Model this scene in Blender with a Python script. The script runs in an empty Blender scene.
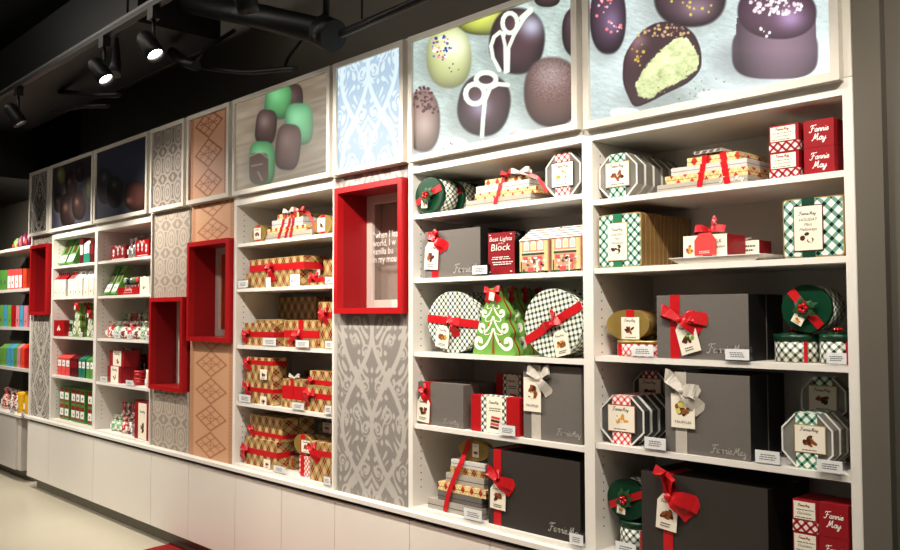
import bpy, math, random
import numpy as np
from mathutils import Matrix, Vector
random.seed(7)
R = math.radians
COL = bpy.context.scene.collection
SC = bpy.context.scene

# ------------------------------------------------------------------ camera and measuring
FPX, TH, PI_, RO = 875.8, R(43.075), R(2.6187), R(-0.126)
CY, CH = -2.6, 1.5
_Fh = Vector((-math.cos(TH), math.sin(TH), 0)); _R = Vector((math.sin(TH), math.cos(TH), 0)); _Z = Vector((0, 0, 1))
_F = _Fh * math.cos(PI_) + _Z * math.sin(PI_); _U = _Z * math.cos(PI_) - _Fh * math.sin(PI_)
_cr, _sr = math.cos(RO), math.sin(RO)
RIGHT = _R * _cr + _U * _sr          # camera axes with its tiny roll
UP = _U * _cr - _R * _sr

def ray(px, py):
    return _F + RIGHT * ((px - 450) / FPX) + UP * ((275 - py) / FPX)
def P(px, py, y=0.0):
    """surveyed point (x, z) of the plane at depth y"""
    r = ray(px, py); t = (y - CY) / r.y
    return r.x * t, CH + r.z * t
def PX(px, y=0.0, py=300): return P(px, py, y)[0]
def FL(px, py, z=0.0):
    r = ray(px, py); t = (z - CH) / r.z
    return r.x * t, CY + r.y * t
def SP(X, Y, Z):
    v = Vector((X, Y - CY, Z - CH)); d = v.dot(_F)
    return 450 + FPX * v.dot(RIGHT) / d, 275 - FPX * v.dot(UP) / d

cam = bpy.data.cameras.new('camera'); co = bpy.data.objects.new('camera', cam); COL.objects.link(co)
cam.sensor_fit = 'HORIZONTAL'; cam.sensor_width = 36; cam.lens = FPX * 36 / 900; cam.clip_start = .02; cam.clip_end = 60
m = Matrix((RIGHT, UP, -_F)).transposed().to_4x4(); m.translation = Vector((0, CY, CH)); co.matrix_world = m
SC.camera = co
SC.view_settings.view_transform = 'Standard'; SC.view_settings.look = 'None'
SC.view_settings.exposure = -.12; SC.view_settings.gamma = .90

# ------------------------------------------------------------------ colour and materials
def lin(c):
    c = c / 255.0
    return c / 12.92 if c <= .04045 else ((c + .055) / 1.055) ** 2.4
def rgb(r, g, b): return (lin(r), lin(g), lin(b), 1)

class N:
    """tiny node helper"""
    def __init__(s, name):
        s.m = bpy.data.materials.new(name); s.m.use_nodes = True; s.t = s.m.node_tree
        s.b = s.t.nodes['Principled BSDF']
    def new(s, k, **kw):
        n = s.t.nodes.new(k)
        for a, v in kw.items(): setattr(n, a, v)
        return n
    def link(s, a, b): s.t.links.new(a, b)
    def val(s, sock, v):
        if hasattr(v, 'is_output') or isinstance(v, bpy.types.NodeSocket): s.link(v, sock)
        else: sock.default_value = v
    def M(s, op, a, b=0.0, c=0.0):
        n = s.new('ShaderNodeMath', operation=op)
        s.val(n.inputs[0], a); s.val(n.inputs[1], b); s.val(n.inputs[2], c)
        return n.outputs[0]
    def mix(s, f, a, b):
        n = s.new('ShaderNodeMix', data_type='RGBA')
        s.val(n.inputs[0], f); s.val(n.inputs[6], a); s.val(n.inputs[7], b)
        return n.outputs[2]
    def uv(s):
        n = s.new('ShaderNodeUVMap'); n.uv_map = 'UV'
        q = s.new('ShaderNodeSeparateXYZ'); s.link(n.outputs[0], q.inputs[0])
        return q.outputs[0], q.outputs[1]
    def noise(s, scale, detail=3, coord=None):
        n = s.new('ShaderNodeTexNoise'); n.inputs['Scale'].default_value = scale; n.inputs['Detail'].default_value = detail
        if coord is None:
            t = s.new('ShaderNodeTexCoord'); coord = t.outputs['Object']
        s.link(coord, n.inputs['Vector'])
        return n.outputs[0]
    def done(s, rough=.5, metal=0, spec=.4, **kw):
        s.b.inputs['Roughness'].default_value = rough; s.b.inputs['Metallic'].default_value = metal
        s.b.inputs['Specular IOR Level'].default_value = spec
        for k, v in kw.items(): s.b.inputs[k.replace('_', ' ')].default_value = v
        return s.m

def plain(name, c, rough=.5, metal=0, spec=.4, var=.05, scale=25, **kw):
    n = N(name); col = rgb(*c)
    f = n.noise(scale)
    d = tuple(x * (1 - var * 2) for x in col[:3]) + (1,)
    n.link(n.mix(f, d, tuple(min(1, x * (1 + var)) for x in col[:3]) + (1,)), n.b.inputs['Base Color'])
    return n.done(rough, metal, spec, **kw)

def tartan(name, cell, base, mid, dark, w=.36, ang=45, thin=True, rough=.45):
    n = N(name); u, v = n.uv(); a = R(ang); c, s_ = math.cos(a) / cell, math.sin(a) / cell
    p = n.M('ADD', n.M('MULTIPLY', u, c), n.M('MULTIPLY', v, s_))
    q = n.M('SUBTRACT', n.M('MULTIPLY', v, c), n.M('MULTIPLY', u, s_))
    def band(x):
        f = n.M('FRACT', x); b = n.M('LESS_THAN', f, w)
        if thin:
            g = n.M('LESS_THAN', n.M('ABSOLUTE', n.M('SUBTRACT', f, w / 2)), w * .13)
            b = n.M('SUBTRACT', b, g)
        return b
    bp, bq = band(p), band(q); sm = n.M('ADD', bp, bq)
    c1 = n.mix(n.M('MINIMUM', sm, 1.0), rgb(*base), rgb(*mid))
    n.link(n.mix(n.M('GREATER_THAN', sm, 1.5), c1, rgb(*dark)), n.b.inputs['Base Color'])
    return n.done(rough)

def argyle(name, cx=.036, cz=.050, gold=(200, 172, 122), olive=(138, 114, 68), red=(126, 14, 16), line=(226, 200, 130), rough=.4, k=1.0):
    n = N(name); u, v = n.uv()
    a = n.M('MULTIPLY', u, 1 / (cx * k)); b = n.M('MULTIPLY', v, 1 / (cz * k))
    p = n.M('ADD', a, b); q = n.M('SUBTRACT', a, b)
    ip, iq = n.M('FLOOR', p), n.M('FLOOR', q)
    par = n.M('MODULO', n.M('ADD', n.M('ADD', ip, iq), 4000), 2.0)
    # every third diamond red on alternate diagonals
    r1 = n.M('LESS_THAN', n.M('MODULO', n.M('ADD', ip, 3000), 2.0), .5)
    r2 = n.M('LESS_THAN', n.M('MODULO', n.M('ADD', iq, 3000), 2.0), .5)
    fp, fq = n.M('SUBTRACT', n.M('FRACT', p), .5), n.M('SUBTRACT', n.M('FRACT', q), .5)
    ins = n.M('LESS_THAN', n.M('MAXIMUM', n.M('ABSOLUTE', fp), n.M('ABSOLUTE', fq)), .47)
    isr = n.M('MULTIPLY', n.M('MULTIPLY', r1, r2), ins)
    lines = n.M('LESS_THAN', n.M('MINIMUM', n.M('ABSOLUTE', fp), n.M('ABSOLUTE', fq)), .045)
    c = n.mix(n.M('MULTIPLY', n.M('GREATER_THAN', par, .5), .8), rgb(*gold), rgb(*olive))
    c = n.mix(isr, c, rgb(*red))
    c = n.mix(n.M('MULTIPLY', lines, .45), c, rgb(*line))
    n.link(c, n.b.inputs['Base Color'])
    return n.done(rough)

def vcol(name, emit=0.0, rough=.5, spec=.3):
    n = N(name); a = n.new('ShaderNodeVertexColor', layer_name='art')
    n.link(a.outputs[0], n.b.inputs['Base Color'])
    if emit:
        n.link(a.outputs[0], n.b.inputs['Emission Color']); n.b.inputs['Emission Strength'].default_value = emit
        n.b.inputs['Base Color'].default_value = (0, 0, 0, 1)
        for l in list(n.b.inputs['Base Color'].links): n.t.links.remove(l)
        n.b.inputs['Base Color'].default_value = (.02, .02, .02, 1)
    return n.done(rough, 0, spec)

def glassy(name, tint=(.95, .97, 1, 1), f=.16, rough=.05):
    n = N(name); n.t.nodes.remove(n.b)
    out = [x for x in n.t.nodes if x.type == 'OUTPUT_MATERIAL'][0]
    tr = n.new('ShaderNodeBsdfTransparent'); tr.inputs[0].default_value = tint
    gl = n.new('ShaderNodeBsdfGlossy'); gl.inputs['Roughness'].default_value = rough
    gl.inputs[0].default_value = (.9, .9, .9, 1)
    lw = n.new('ShaderNodeLayerWeight'); lw.inputs[0].default_value = f
    mx = n.new('ShaderNodeMixShader'); n.link(lw.outputs[1], mx.inputs[0]); n.link(tr.outputs[0], mx.inputs[1]); n.link(gl.outputs[0], mx.inputs[2])
    n.link(mx.outputs[0], out.inputs[0])
    return n.m

MT = {}
MT['white'] = plain('white_laminate', (228, 223, 214), .42, var=.015, scale=8)
MT['white2'] = plain('cream_frame', (214, 208, 196), .38, var=.02)
MT['door'] = plain('cabinet_door_paint', (228, 222, 212), .40, var=.015, scale=4)
MT['gap'] = plain('shadow_gap_metal', (70, 66, 60), .5, metal=.3)
MT['kick'] = plain('toe_kick_grey', (120, 112, 98), .35)
MT['hole'] = plain('shelf_pin_hole', (90, 80, 68), .8)
MT['red'] = plain('red_lacquer', (176, 26, 30), .35, var=.03)
MT['redbox'] = plain('red_card', (150, 22, 32), .45, var=.03)
MT['dred'] = plain('dark_red_card', (92, 18, 24), .4)
MT['satin'] = plain('red_satin_ribbon', (196, 26, 34), .34, spec=.6, var=.10, scale=60)
MT['silverrib'] = plain('silver_satin_ribbon', (196, 188, 176), .35, spec=.6, var=.08, scale=60)
MT['greenrib'] = plain('green_paper_band', (38, 120, 82), .5)
MT['dgreenrib'] = plain('dark_green_band', (20, 66, 46), .5)
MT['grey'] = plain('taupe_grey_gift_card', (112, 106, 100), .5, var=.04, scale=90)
MT['grey2'] = plain('warm_silver_gift_card', (176, 168, 156), .42, var=.04, scale=90)
MT['silver'] = plain('pale_silver_card', (206, 202, 196), .35, var=.03)
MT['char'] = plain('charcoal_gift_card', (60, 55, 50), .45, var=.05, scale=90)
MT['black'] = plain('black_metal', (14, 13, 13), .45, var=.1)
MT['dark'] = plain('black_card', (26, 24, 22), .5)
MT['green'] = plain('deep_green_lid', (12, 62, 38), .35, var=.06)
MT['leaf'] = plain('holly_leaf', (44, 84, 48), .45, var=.2)
MT['berry'] = plain('holly_berry', (190, 10, 22), .2, spec=.7)
MT['lime'] = plain('lime_green_card', (116, 166, 76), .45, var=.05)
MT['lime2'] = plain('bright_green_card', (92, 148, 70), .45, var=.05)
MT['teal'] = plain('teal_card', (44, 124, 100), .45)
MT['tag'] = plain('tag_paper', (236, 228, 210), .6, var=.02)
MT['cream'] = plain('cream_label_paper', (238, 230, 210), .6, var=.02)
MT['paper'] = plain('white_paper', (240, 238, 232), .6, var=.01)
MT['pinktag'] = plain('coral_tag_paper', (214, 76, 72), .55)
MT['logo_s'] = plain('pale_foil_lettering', (186, 180, 172), .3, metal=.2)
MT['logo_w'] = plain('white_lettering', (245, 240, 232), .5)
MT['logo_r'] = plain('dark_red_lettering', (140, 24, 28), .5)
MT['ink'] = plain('grey_ink', (96, 88, 82), .6)
MT['gold'] = plain('gold_metal_lid', (184, 156, 88), .35, metal=.55, var=.06)
MT['goldedge'] = plain('gold_tin_edge', (206, 174, 112), .35, metal=.5, var=.1)
MT['tinside'] = plain('brown_gold_tin_side', (158, 126, 80), .38, metal=.35, var=.12)
MT['clear'] = glassy('clear_acrylic', (.985, .99, 1, 1), .035)
MT['plastic'] = plain('silvery_clear_plastic', (150, 146, 138), .18, metal=.25, spec=.8, var=.15, scale=14)
MT['plasticd'] = plain('smoky_clear_plastic', (92, 92, 90), .16, metal=.3, spec=.8, var=.2, scale=14)
MT['rim'] = plain('clear_plastic_rim', (226, 224, 216), .2, spec=.8)
MT['choc'] = plain('chocolate_print', (84, 44, 26), .5, var=.15)
MT['choc2'] = plain('milk_chocolate_print', (150, 84, 40), .5, var=.15)
MT['nut'] = plain('golden_nut_print', (222, 160, 60), .5, var=.1)
MT['lemon'] = plain('yellow_print', (214, 204, 110), .5)
MT['tg'] = tartan('green_white_tartan', .024, (240, 238, 230), (104, 160, 132), (4, 50, 32), .36, thin=False)
MT['tg_big'] = tartan('green_white_tartan_large', .030, (232, 228, 224), (112, 160, 140), (2, 36, 26), .36, thin=False)
MT['tr'] = tartan('red_white_tartan', .020, (246, 238, 230), (226, 130, 130), (186, 8, 24), .36, thin=False)
MT['trd'] = tartan('maroon_white_tartan', .020, (232, 220, 210), (160, 40, 50), (110, 6, 18), .36, thin=False)
MT['tb'] = tartan('black_white_tartan', .021, (242, 240, 230), (150, 158, 142), (10, 18, 12), .40, thin=False)
MT['tb2'] = tartan('black_white_tartan_upright', .021, (242, 240, 230), (170, 178, 160), (6, 22, 14), .44, ang=12, thin=False)
MT['arg'] = argyle('gold_and_red_argyle')
MT['arg_s'] = argyle('small_gold_and_red_argyle', k=.75)
MT['arg_t'] = argyle('yellow_and_red_argyle', gold=(232, 212, 158), olive=(220, 194, 136), red=(190, 60, 40), line=(140, 90, 40), k=.75)

# ------------------------------------------------------------------ mesh builder
ORG = {}
class M:
    def __init__(s): s.v = []; s.f = []; s.uv = []; s.mi = []; s.sm = []; s.m = None
    def add(s, pts):
        b = len(s.v)
        for p in pts:
            p = Vector(p)
            if s.m is not None: p = s.m @ p
            s.v.append(p)
        return b
    def face(s, idx, uv, mi=0, sm=False):
        s.f.append(tuple(idx)); s.uv.extend(uv); s.mi.append(mi); s.sm.append(sm)
    def quad(s, pts, uv=None, mi=0):
        b = s.add(pts)
        s.face(range(b, b + len(pts)), uv or [(0, 0), (1, 0), (1, 1), (0, 1)][:len(pts)], mi)
        return s
    def box(s, x0, x1, y0, y1, z0, z1, mi=0, mf=None, bev=0.0):
        if bev > 0:
            e = min(bev, (x1 - x0) * .3, (z1 - z0) * .3)
            pts = [(x0 + e, z0), (x1 - e, z0), (x1, z0 + e), (x1, z1 - e), (x1 - e, z1), (x0 + e, z1), (x0, z1 - e), (x0, z0 + e)]
            return s.prism(pts, y0, y1, mi, mi if mf is None else mf)
        b = s.add([(x0, y0, z0), (x1, y0, z0), (x1, y1, z0), (x0, y1, z0), (x0, y0, z1), (x1, y0, z1), (x1, y1, z1), (x0, y1, z1)])
        f = mi if mf is None else mf
        s.face((b, b + 1, b + 5, b + 4), [(x0, z0), (x1, z0), (x1, z1), (x0, z1)], f)
        s.face((b + 1, b + 2, b + 6, b + 5), [(y0, z0), (y1, z0), (y1, z1), (y0, z1)], mi)
        s.face((b + 2, b + 3, b + 7, b + 6), [(-x1, z0), (-x0, z0), (-x0, z1), (-x1, z1)], mi)
        s.face((b + 3, b, b + 4, b + 7), [(-y1, z0), (-y0, z0), (-y0, z1), (-y1, z1)], mi)
        s.face((b + 4, b + 5, b + 6, b + 7), [(x0, y0), (x1, y0), (x1, y1), (x0, y1)], mi)
        s.face((b + 3, b + 2, b + 1, b), [(x0, y1), (x1, y1), (x1, y0), (x0, y0)], mi)
        return s
    def prism(s, poly, y0, y1, mi=0, mf=None, sm=False, back=True):
        """poly counter-clockwise in (x, z) seen from -y"""
        n = len(poly); f = mi if mf is None else mf
        b = s.add([(x, y0, z) for x, z in poly] + [(x, y1, z) for x, z in poly])
        s.face(range(b, b + n), list(poly), f)
        if back: s.face(range(b + 2 * n - 1, b + n - 1, -1), [(-x, z) for x, z in reversed(poly)], f)
        L = 0
        for i in range(n):
            j = (i + 1) % n; d = math.dist(poly[i], poly[j])
            s.face((b + j, b + i, b + n + i, b + n + j), [(L + d, y0), (L, y0), (L, y1), (L + d, y1)], mi, sm)
            L += d
        return s
    def disc(s, cx, cz, rx, rz, y0, y1, mi=0, mf=None, n=40):
        return s.prism([(cx + rx * math.cos(2 * math.pi * i / n), cz + rz * math.sin(2 * math.pi * i / n)) for i in range(n)], y0, y1, mi, mf, sm=True)
    def vcyl(s, cx, cy, r, z0, z1, mi=0, mt=None, n=40, r1=None):
        r1 = r if r1 is None else r1; mt = mi if mt is None else mt
        c = [(math.cos(2 * math.pi * i / n), math.sin(2 * math.pi * i / n)) for i in range(n)]
        b = s.add([(cx + r * a, cy + r * d, z0) for a, d in c] + [(cx + r1 * a, cy + r1 * d, z1) for a, d in c])
        s.face(range(b + n - 1, b - 1, -1), [(a * r, d * r) for a, d in reversed(c)], mt)
        s.face(range(b + n, b + 2 * n), [(a * r, d * r) for a, d in c], mt)
        for i in range(n):
            j = (i + 1) % n; u0, u1 = 2 * math.pi * r * i / n, 2 * math.pi * r * (i + 1) / n
            s.face((b + i, b + j, b + n + j, b + n + i), [(u0, z0), (u1, z0), (u1, z1), (u0, z1)], mi, True)
        return s
    def ball(s, c, r, mi=0, n=8, sz=1.0):
        k = n // 2 + 1; rows = []
        for j in range(k):
            a = math.pi * j / (k - 1)
            rows.append(s.add([(c[0] + r * math.sin(a) * math.cos(2 * math.pi * i / n), c[1] + r * math.sin(a) * math.sin(2 * math.pi * i / n), c[2] + sz * r * math.cos(a)) for i in range(n)]))
        for j in range(k - 1):
            for i in range(n):
                i2 = (i + 1) % n
                s.face((rows[j] + i, rows[j + 1] + i, rows[j + 1] + i2, rows[j] + i2), [(0, 0)] * 4, mi, True)
        return s
    def tube(s, pts, r, mi=0, n=8):
        rings = []; pts = [Vector(p) for p in pts]
        for i, p in enumerate(pts):
            d = (pts[min(i + 1, len(pts) - 1)] - pts[max(i - 1, 0)]).normalized()
            a = d.orthogonal() if i == 0 else (rings_a - d * rings_a.dot(d))
            a.normalize(); rings_a = a; b_ = d.cross(a)
            rr = r[i] if isinstance(r, (list, tuple)) else r
            rings.append(s.add([p + a * rr * math.cos(2 * math.pi * k / n) + b_ * rr * math.sin(2 * math.pi * k / n) for k in range(n)]))
        for i in range(len(rings) - 1):
            for k in range(n):
                k2 = (k + 1) % n
                s.face((rings[i] + k, rings[i] + k2, rings[i + 1] + k2, rings[i + 1] + k), [(0, 0)] * 4, mi, True)
        s.face([rings[0] + k for k in range(n - 1, -1, -1)], [(0, 0)] * n, mi); s.face([rings[-1] + k for k in range(n)], [(0, 0)] * n, mi)
        return s
    def strip(s, pts, w, side=(0, 0, 1), mi=0, taper=None):
        """ribbon through 3-d points, w wide along 'side'; thin slab"""
        pts = [Vector(p) for p in pts]; n = len(pts); L = 0; rows = []
        for i, p in enumerate(pts):
            d = pts[min(i + 1, n - 1)] - pts[max(i - 1, 0)]
            sd = Vector(side) if not isinstance(side, list) else Vector(side[i])
            sd = sd - d * (sd.dot(d) / max(d.length_squared, 1e-12))
            if sd.length < 1e-6: sd = d.orthogonal()
            sd.normalize(); ww = w * (taper[i] if taper else 1)
            nn = d.cross(sd).normalized() * .0006
            if i: L += (p - pts[i - 1]).length
            rows.append((s.add([p - sd * ww / 2 + nn, p + sd * ww / 2 + nn, p + sd * ww / 2 - nn, p - sd * ww / 2 - nn]), L))
        for i in range(n - 1):
            a, l0 = rows[i]; b, l1 = rows[i + 1]
            for k in range(4):
                k2 = (k + 1) % 4
                s.face((a + k, a + k2, b + k2, b + k), [(0, l0), (w, l0), (w, l1), (0, l1)], mi, False)
        s.face([rows[0][0] + k for k in (3, 2, 1, 0)], [(0, 0)] * 4, mi); s.face([rows[-1][0] + k for k in range(4)], [(0, 0)] * 4, mi)
        return s
    def flat(s, poly2, y, mi=0):
        """flat polygon facing -y"""
        b = s.add([(x, y, z) for x, z in poly2]); s.face(range(b, b + len(poly2)), list(poly2), mi); return s
    def build(s, name, mats, parent=None):
        me = bpy.data.meshes.new(name)
        o0 = ORG.get(parent.name, Vector((0, 0, 0))) if parent else Vector((0, 0, 0))
        me.from_pydata([tuple(v - o0) for v in s.v], [], s.f)
        if not isinstance(mats, (list, tuple)): mats = [mats]
        for k in mats: me.materials.append(MT[k] if isinstance(k, str) else k)
        me.polygons.foreach_set('material_index', s.mi); me.polygons.foreach_set('use_smooth', s.sm)
        l = me.uv_layers.new(name='UV'); l.data.foreach_set('uv', [c for p in s.uv for c in p[:2]])
        me.update()
        o = bpy.data.objects.new(name, me); COL.objects.link(o)
        if parent: o.parent = parent
        ORG[o.name] = o0
        return o

def tag(o, label, cat, group=None):
    o['label'] = label; o['category'] = cat
    if group: o['group'] = group
    return o
def thing(name, label, cat, loc, group=None):
    o = bpy.data.objects.new(name, None); COL.objects.link(o); o.empty_display_size = .05
    o.location = loc; ORG[o.name] = Vector(loc)
    return tag(o, label, cat, group)
def struct(o): o['kind'] = 'structure'; return o
def dup(root, dx=0, dy=0, dz=0, label=None):
    r = root.copy(); COL.objects.link(r); r.location = root.location + Vector((dx, dy, dz))
    if label: r['label'] = label
    def rec(src, dst):
        for ch in list(src.children):
            if ch.name in skip: continue
            c = ch.copy(); COL.objects.link(c); c.parent = dst; rec(ch, c)
    skip = set(); rec(root, r)
    ORG[r.name] = Vector(r.location)
    return r

# ------------------------------------------------------------------ lettering
_tc = {}
def text_geo(s_):
    if s_ in _tc: return _tc[s_]
    cu = bpy.data.curves.new('lettering', 'FONT'); cu.body = s_; cu.size = 1; cu.resolution_u = 2
    ob = bpy.data.objects.new('lettering', cu); COL.objects.link(ob)
    dg = bpy.context.evaluated_depsgraph_get(); ev = ob.evaluated_get(dg); me = ev.to_mesh()
    vs = [(v.co.x, v.co.y) for v in me.vertices]; fs = [tuple(p.vertices) for p in me.polygons]
    ev.to_mesh_clear(); bpy.data.objects.remove(ob); bpy.data.curves.remove(cu)
    _tc[s_] = (vs, fs); return vs, fs
def put_text(mb, s_, x0, z0, size, y, mi=0, shear=0.0, width=None, center=False, sx=1.0):
    vs, fs = text_geo(s_)
    if not vs: return mb
    xs = [a for a, b in vs]; w = max(xs) - min(xs)
    k = size * sx
    if width: k = width / w
    off = -(max(xs) + min(xs)) / 2 * k if center else 0
    b = mb.add([(x0 + off + k * a + shear * size * c, y, z0 + size * c) for a, c in vs])
    for f in fs: mb.face([b + i for i in f], [(0, 0)] * len(f), mi)
    return mb

def catmull(p, k=5):
    out = []
    for i in range(len(p) - 1):
        a, b, c, d = p[max(i - 1, 0)], p[i], p[i + 1], p[min(i + 2, len(p) - 1)]
        for j in range(k):
            t = j / k
            out.append(tuple(.5 * ((2 * b[n]) + (-a[n] + c[n]) * t + (2 * a[n] - 5 * b[n] + 4 * c[n] - d[n]) * t * t + (-a[n] + 3 * b[n] - 3 * c[n] + d[n]) * t ** 3) for n in range(len(b))))
    out.append(tuple(p[-1])); return out
GL = {
 'F': (1.55, [[(.0, 1.55), (.1, 1.95), (.5, 2.1), (1.1, 2.05), (1.75, 2.2)], [(.75, 2.05), (.65, 1.2), (.5, .25), (.25, -.1), (-.1, -.05), (-.15, .25)], [(.25, 1.05), (.7, 1.08), (1.3, 1.22)]]),
 'a': (1.12, [[(.82, .92), (.50, .98), (.14, .70), (.10, .25), (.35, .02), (.66, .25), (.82, .92)], [(.84, 1.0), (.80, .30), (.92, .02), (1.14, .26)]]),
 'n': (1.05, [[(-.05, .6), (.15, .95), (.15, .0), (.2, .55), (.5, .98), (.72, .8), (.7, .2), (.88, .03), (1.1, .35)]]),
 'i': (.5, [[(.18, .95), (.12, .2), (.28, .03), (.52, .35)], [(.2, 1.38), (.28, 1.52)]]),
 'e': (.8, [[(.0, .4), (.35, .5), (.58, .8), (.38, 1.0), (.12, .65), (.15, .15), (.42, .0), (.8, .35)]]),
 'M': (1.9, [[(-.25, .1), (.0, .0), (.3, .8), (.5, 1.95), (.62, 1.0), (.7, .4), (1.0, 1.3), (1.3, 2.0), (1.32, 1.0), (1.35, .2), (1.55, .02), (1.8, .35)]]),
 'y': (1.0, [[(.0, .9), (.08, .3), (.3, .08), (.6, .4), (.78, .95), (.62, -.2), (.38, -.8), (.1, -.7), (.3, -.25), (1.05, .35)]]),
}
def script_strokes(word):
    x = 0; out = []
    for ch in word:
        if ch == ' ': x += .45; continue
        adv, st = GL[ch]
        for s_ in st: out.append([(x + a, b) for a, b in s_])
        x += adv
    return out, x
def put_script(mb, word, x0, z0, width, y, mi=0, wt=.17, shear=.22, sz=1.0):
    st, W_ = script_strokes(word); k = width / W_
    for s_ in st:
        p = catmull(s_, 4); h = wt * k / 2
        pts = [(x0 + k * a + shear * k * sz * b, z0 + k * sz * b) for a, b in p]
        L, Rr = [], []
        for i in range(len(pts)):
            a = pts[max(i - 1, 0)]; b = pts[min(i + 1, len(pts) - 1)]
            dx, dz = b[0] - a[0], b[1] - a[1]; l = math.hypot(dx, dz) or 1
            L.append((pts[i][0] - dz / l * h, pts[i][1] + dx / l * h)); Rr.append((pts[i][0] + dz / l * h, pts[i][1] - dx / l * h))
        for i in range(len(pts) - 1):
            mb.flat([Rr[i], Rr[i + 1], L[i + 1], L[i]], y, mi)
    return mb
def logo1(mb, x0, z0, w, y, mi=0, wt=.2): return put_script(mb, 'Fannie May', x0, z0, w, y, mi, wt)
def logo2(mb, xc, zc, w, y, mi=0, wt=.26):
    k = w / 5.2
    put_script(mb, 'Fannie', xc - w / 2, zc + .15 * k, w, y, mi, wt)
    return put_script(mb, 'May', xc - w * .36, zc - 2.25 * k, w * .72, y, mi, wt)
# ------------------------------------------------------------------ the room
ZF, ZTOP, ZLB, ZOPEN = 0.0, 2.785, 2.20, 2.148
X = dict(L=-8.262, P1a=-8.225, P1b=-7.765, B1a=-7.70, B1b=-6.79, B1c=-6.735, B1d=-5.79, P2a=-5.765, P2b=-5.245, P3a=-5.22, P3b=-4.665,
         B2a=-4.625, B2b=-3.655, P4a=-3.625, P4b=-3.065, B3a=-3.03, B3b=-2.052, B4a=-2.005, B4b=-1.08, Rr=-1.045)
DEP = .40

n = N('polished_beige_floor')
f1 = n.noise(1.1, 5); f2 = n.noise(60, 2)
c = n.mix(f1, rgb(198, 190, 170), rgb(214, 207, 188)); c = n.mix(n.M('MULTIPLY', f2, .25), c, rgb(180, 172, 152))
n.link(c, n.b.inputs['Base Color']); MT['floor'] = n.done(.28, spec=.35)
n = N('taupe_wall_paint'); f = n.noise(3, 4); n.link(n.mix(f, rgb(98, 92, 82), rgb(108, 102, 91)), n.b.inputs['Base Color'])
bp = n.new('ShaderNodeBump'); bp.inputs['Strength'].default_value = .08; n.link(n.noise(160, 2), bp.inputs['Height']); n.link(bp.outputs[0], n.b.inputs['Normal'])
MT['wall'] = n.done(.8)
MT['ceil'] = plain('black_ceiling_paint', (13, 12, 12), .9)
MT['mat'] = plain('red_carpet', (150, 24, 26), .95, var=.15, scale=120)

struct(M().box(-13, 4, -5, .62, -.05, 0).build('floor', 'floor'))
struct(M().box(-13, -.93, .42, .52, 0, 3.7).build('wall_back', 'wall'))
struct(M().box(-13.1, -13, -5, .62, 0, 3.7).build('wall_left', 'wall'))
struct(M().box(Xr0 := X['Rr'] + .002, -.965, -.012, .42, 0, 3.7).build('wall_right', 'wall'))
struct(M().box(-.965, 4, .025, .42, 0, 3.7).build('wall_side', 'wall'))
struct(M().box(-13, 4, -5, .62, 3.7, 3.75).build('ceiling', 'ceil'))
# red mat that starts at the toe kick
ox, oy = FL(170, 543.5)
mp = [(ox + .02, .03)] + [(ox + .02 + .30 * (1 - math.cos(a)), oy + .02 - .30 * math.sin(a)) for a in [i * math.pi / 16 for i in range(1, 9)]]
mb = M(); pts = [(p[0], p[1]) for p in [(ox + .02, .035)]] + [(ox + .05 + .35 * (1 - math.cos(a)), .0 - .45 * math.sin(a)) for a in [i * math.pi / 18 for i in range(0, 10)]] + [(-1.5, -.45), (-1.5, .035)]
b = mb.add([(x, y, .012) for x, y in pts] + [(x, y, .0005) for x, y in pts]); k = len(pts)
mb.face(range(b, b + k), pts)
for i in range(k): mb.face((b + (i + 1) % k, b + i, b + k + i, b + k + (i + 1) % k), [(0, 0)] * 4)
mat_o = tag(mb.build('floor_mat', 'mat'), 'red floor mat with a rounded corner in front of the white base cabinets', 'mat')

# ------------------------------------------------------------------ base cabinets and counter
dz0, dz1 = .108, .578
bc = thing('base_cabinet', 'long low white base cabinet with flat handleless doors under the gift shelves', 'cabinet', ((X['L'] + X['Rr']) / 2, .2, 0))
M().box(X['L'] + .065, X['Rr'], .02, .40, dz0, .60).build('carcass', 'white', bc)
M().box(X['L'] + .11, X['Rr'], .05, .40, .001, dz0).build('toe_kick', 'kick', bc)
M().box(X['L'] + .065, X['Rr'], -.002, .019, dz1 + .002, .60).build('finger_gap', 'gap', bc)
seams = [X['L'] + .06, -7.665, -6.70, -5.70, -5.16, -4.58, PX(281.5, -.02, 480), -3.60, -3.03, PX(490, -.02, 545), -2.02, -1.56, X['Rr']]
for a, b_ in zip(seams[:-1], seams[1:]):
    M().box(a + .002, b_ - .002, -.02, .0, dz0 - .005, dz1, bev=.002).build('door', 'door', bc)
ct = M().box(X['L'] + .01, X['Rr'], -.035, .41, .602, .622, bev=.004)
tag(ct.build('countertop', 'white'), 'thin cream countertop running the length of the base cabinets', 'countertop')

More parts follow.
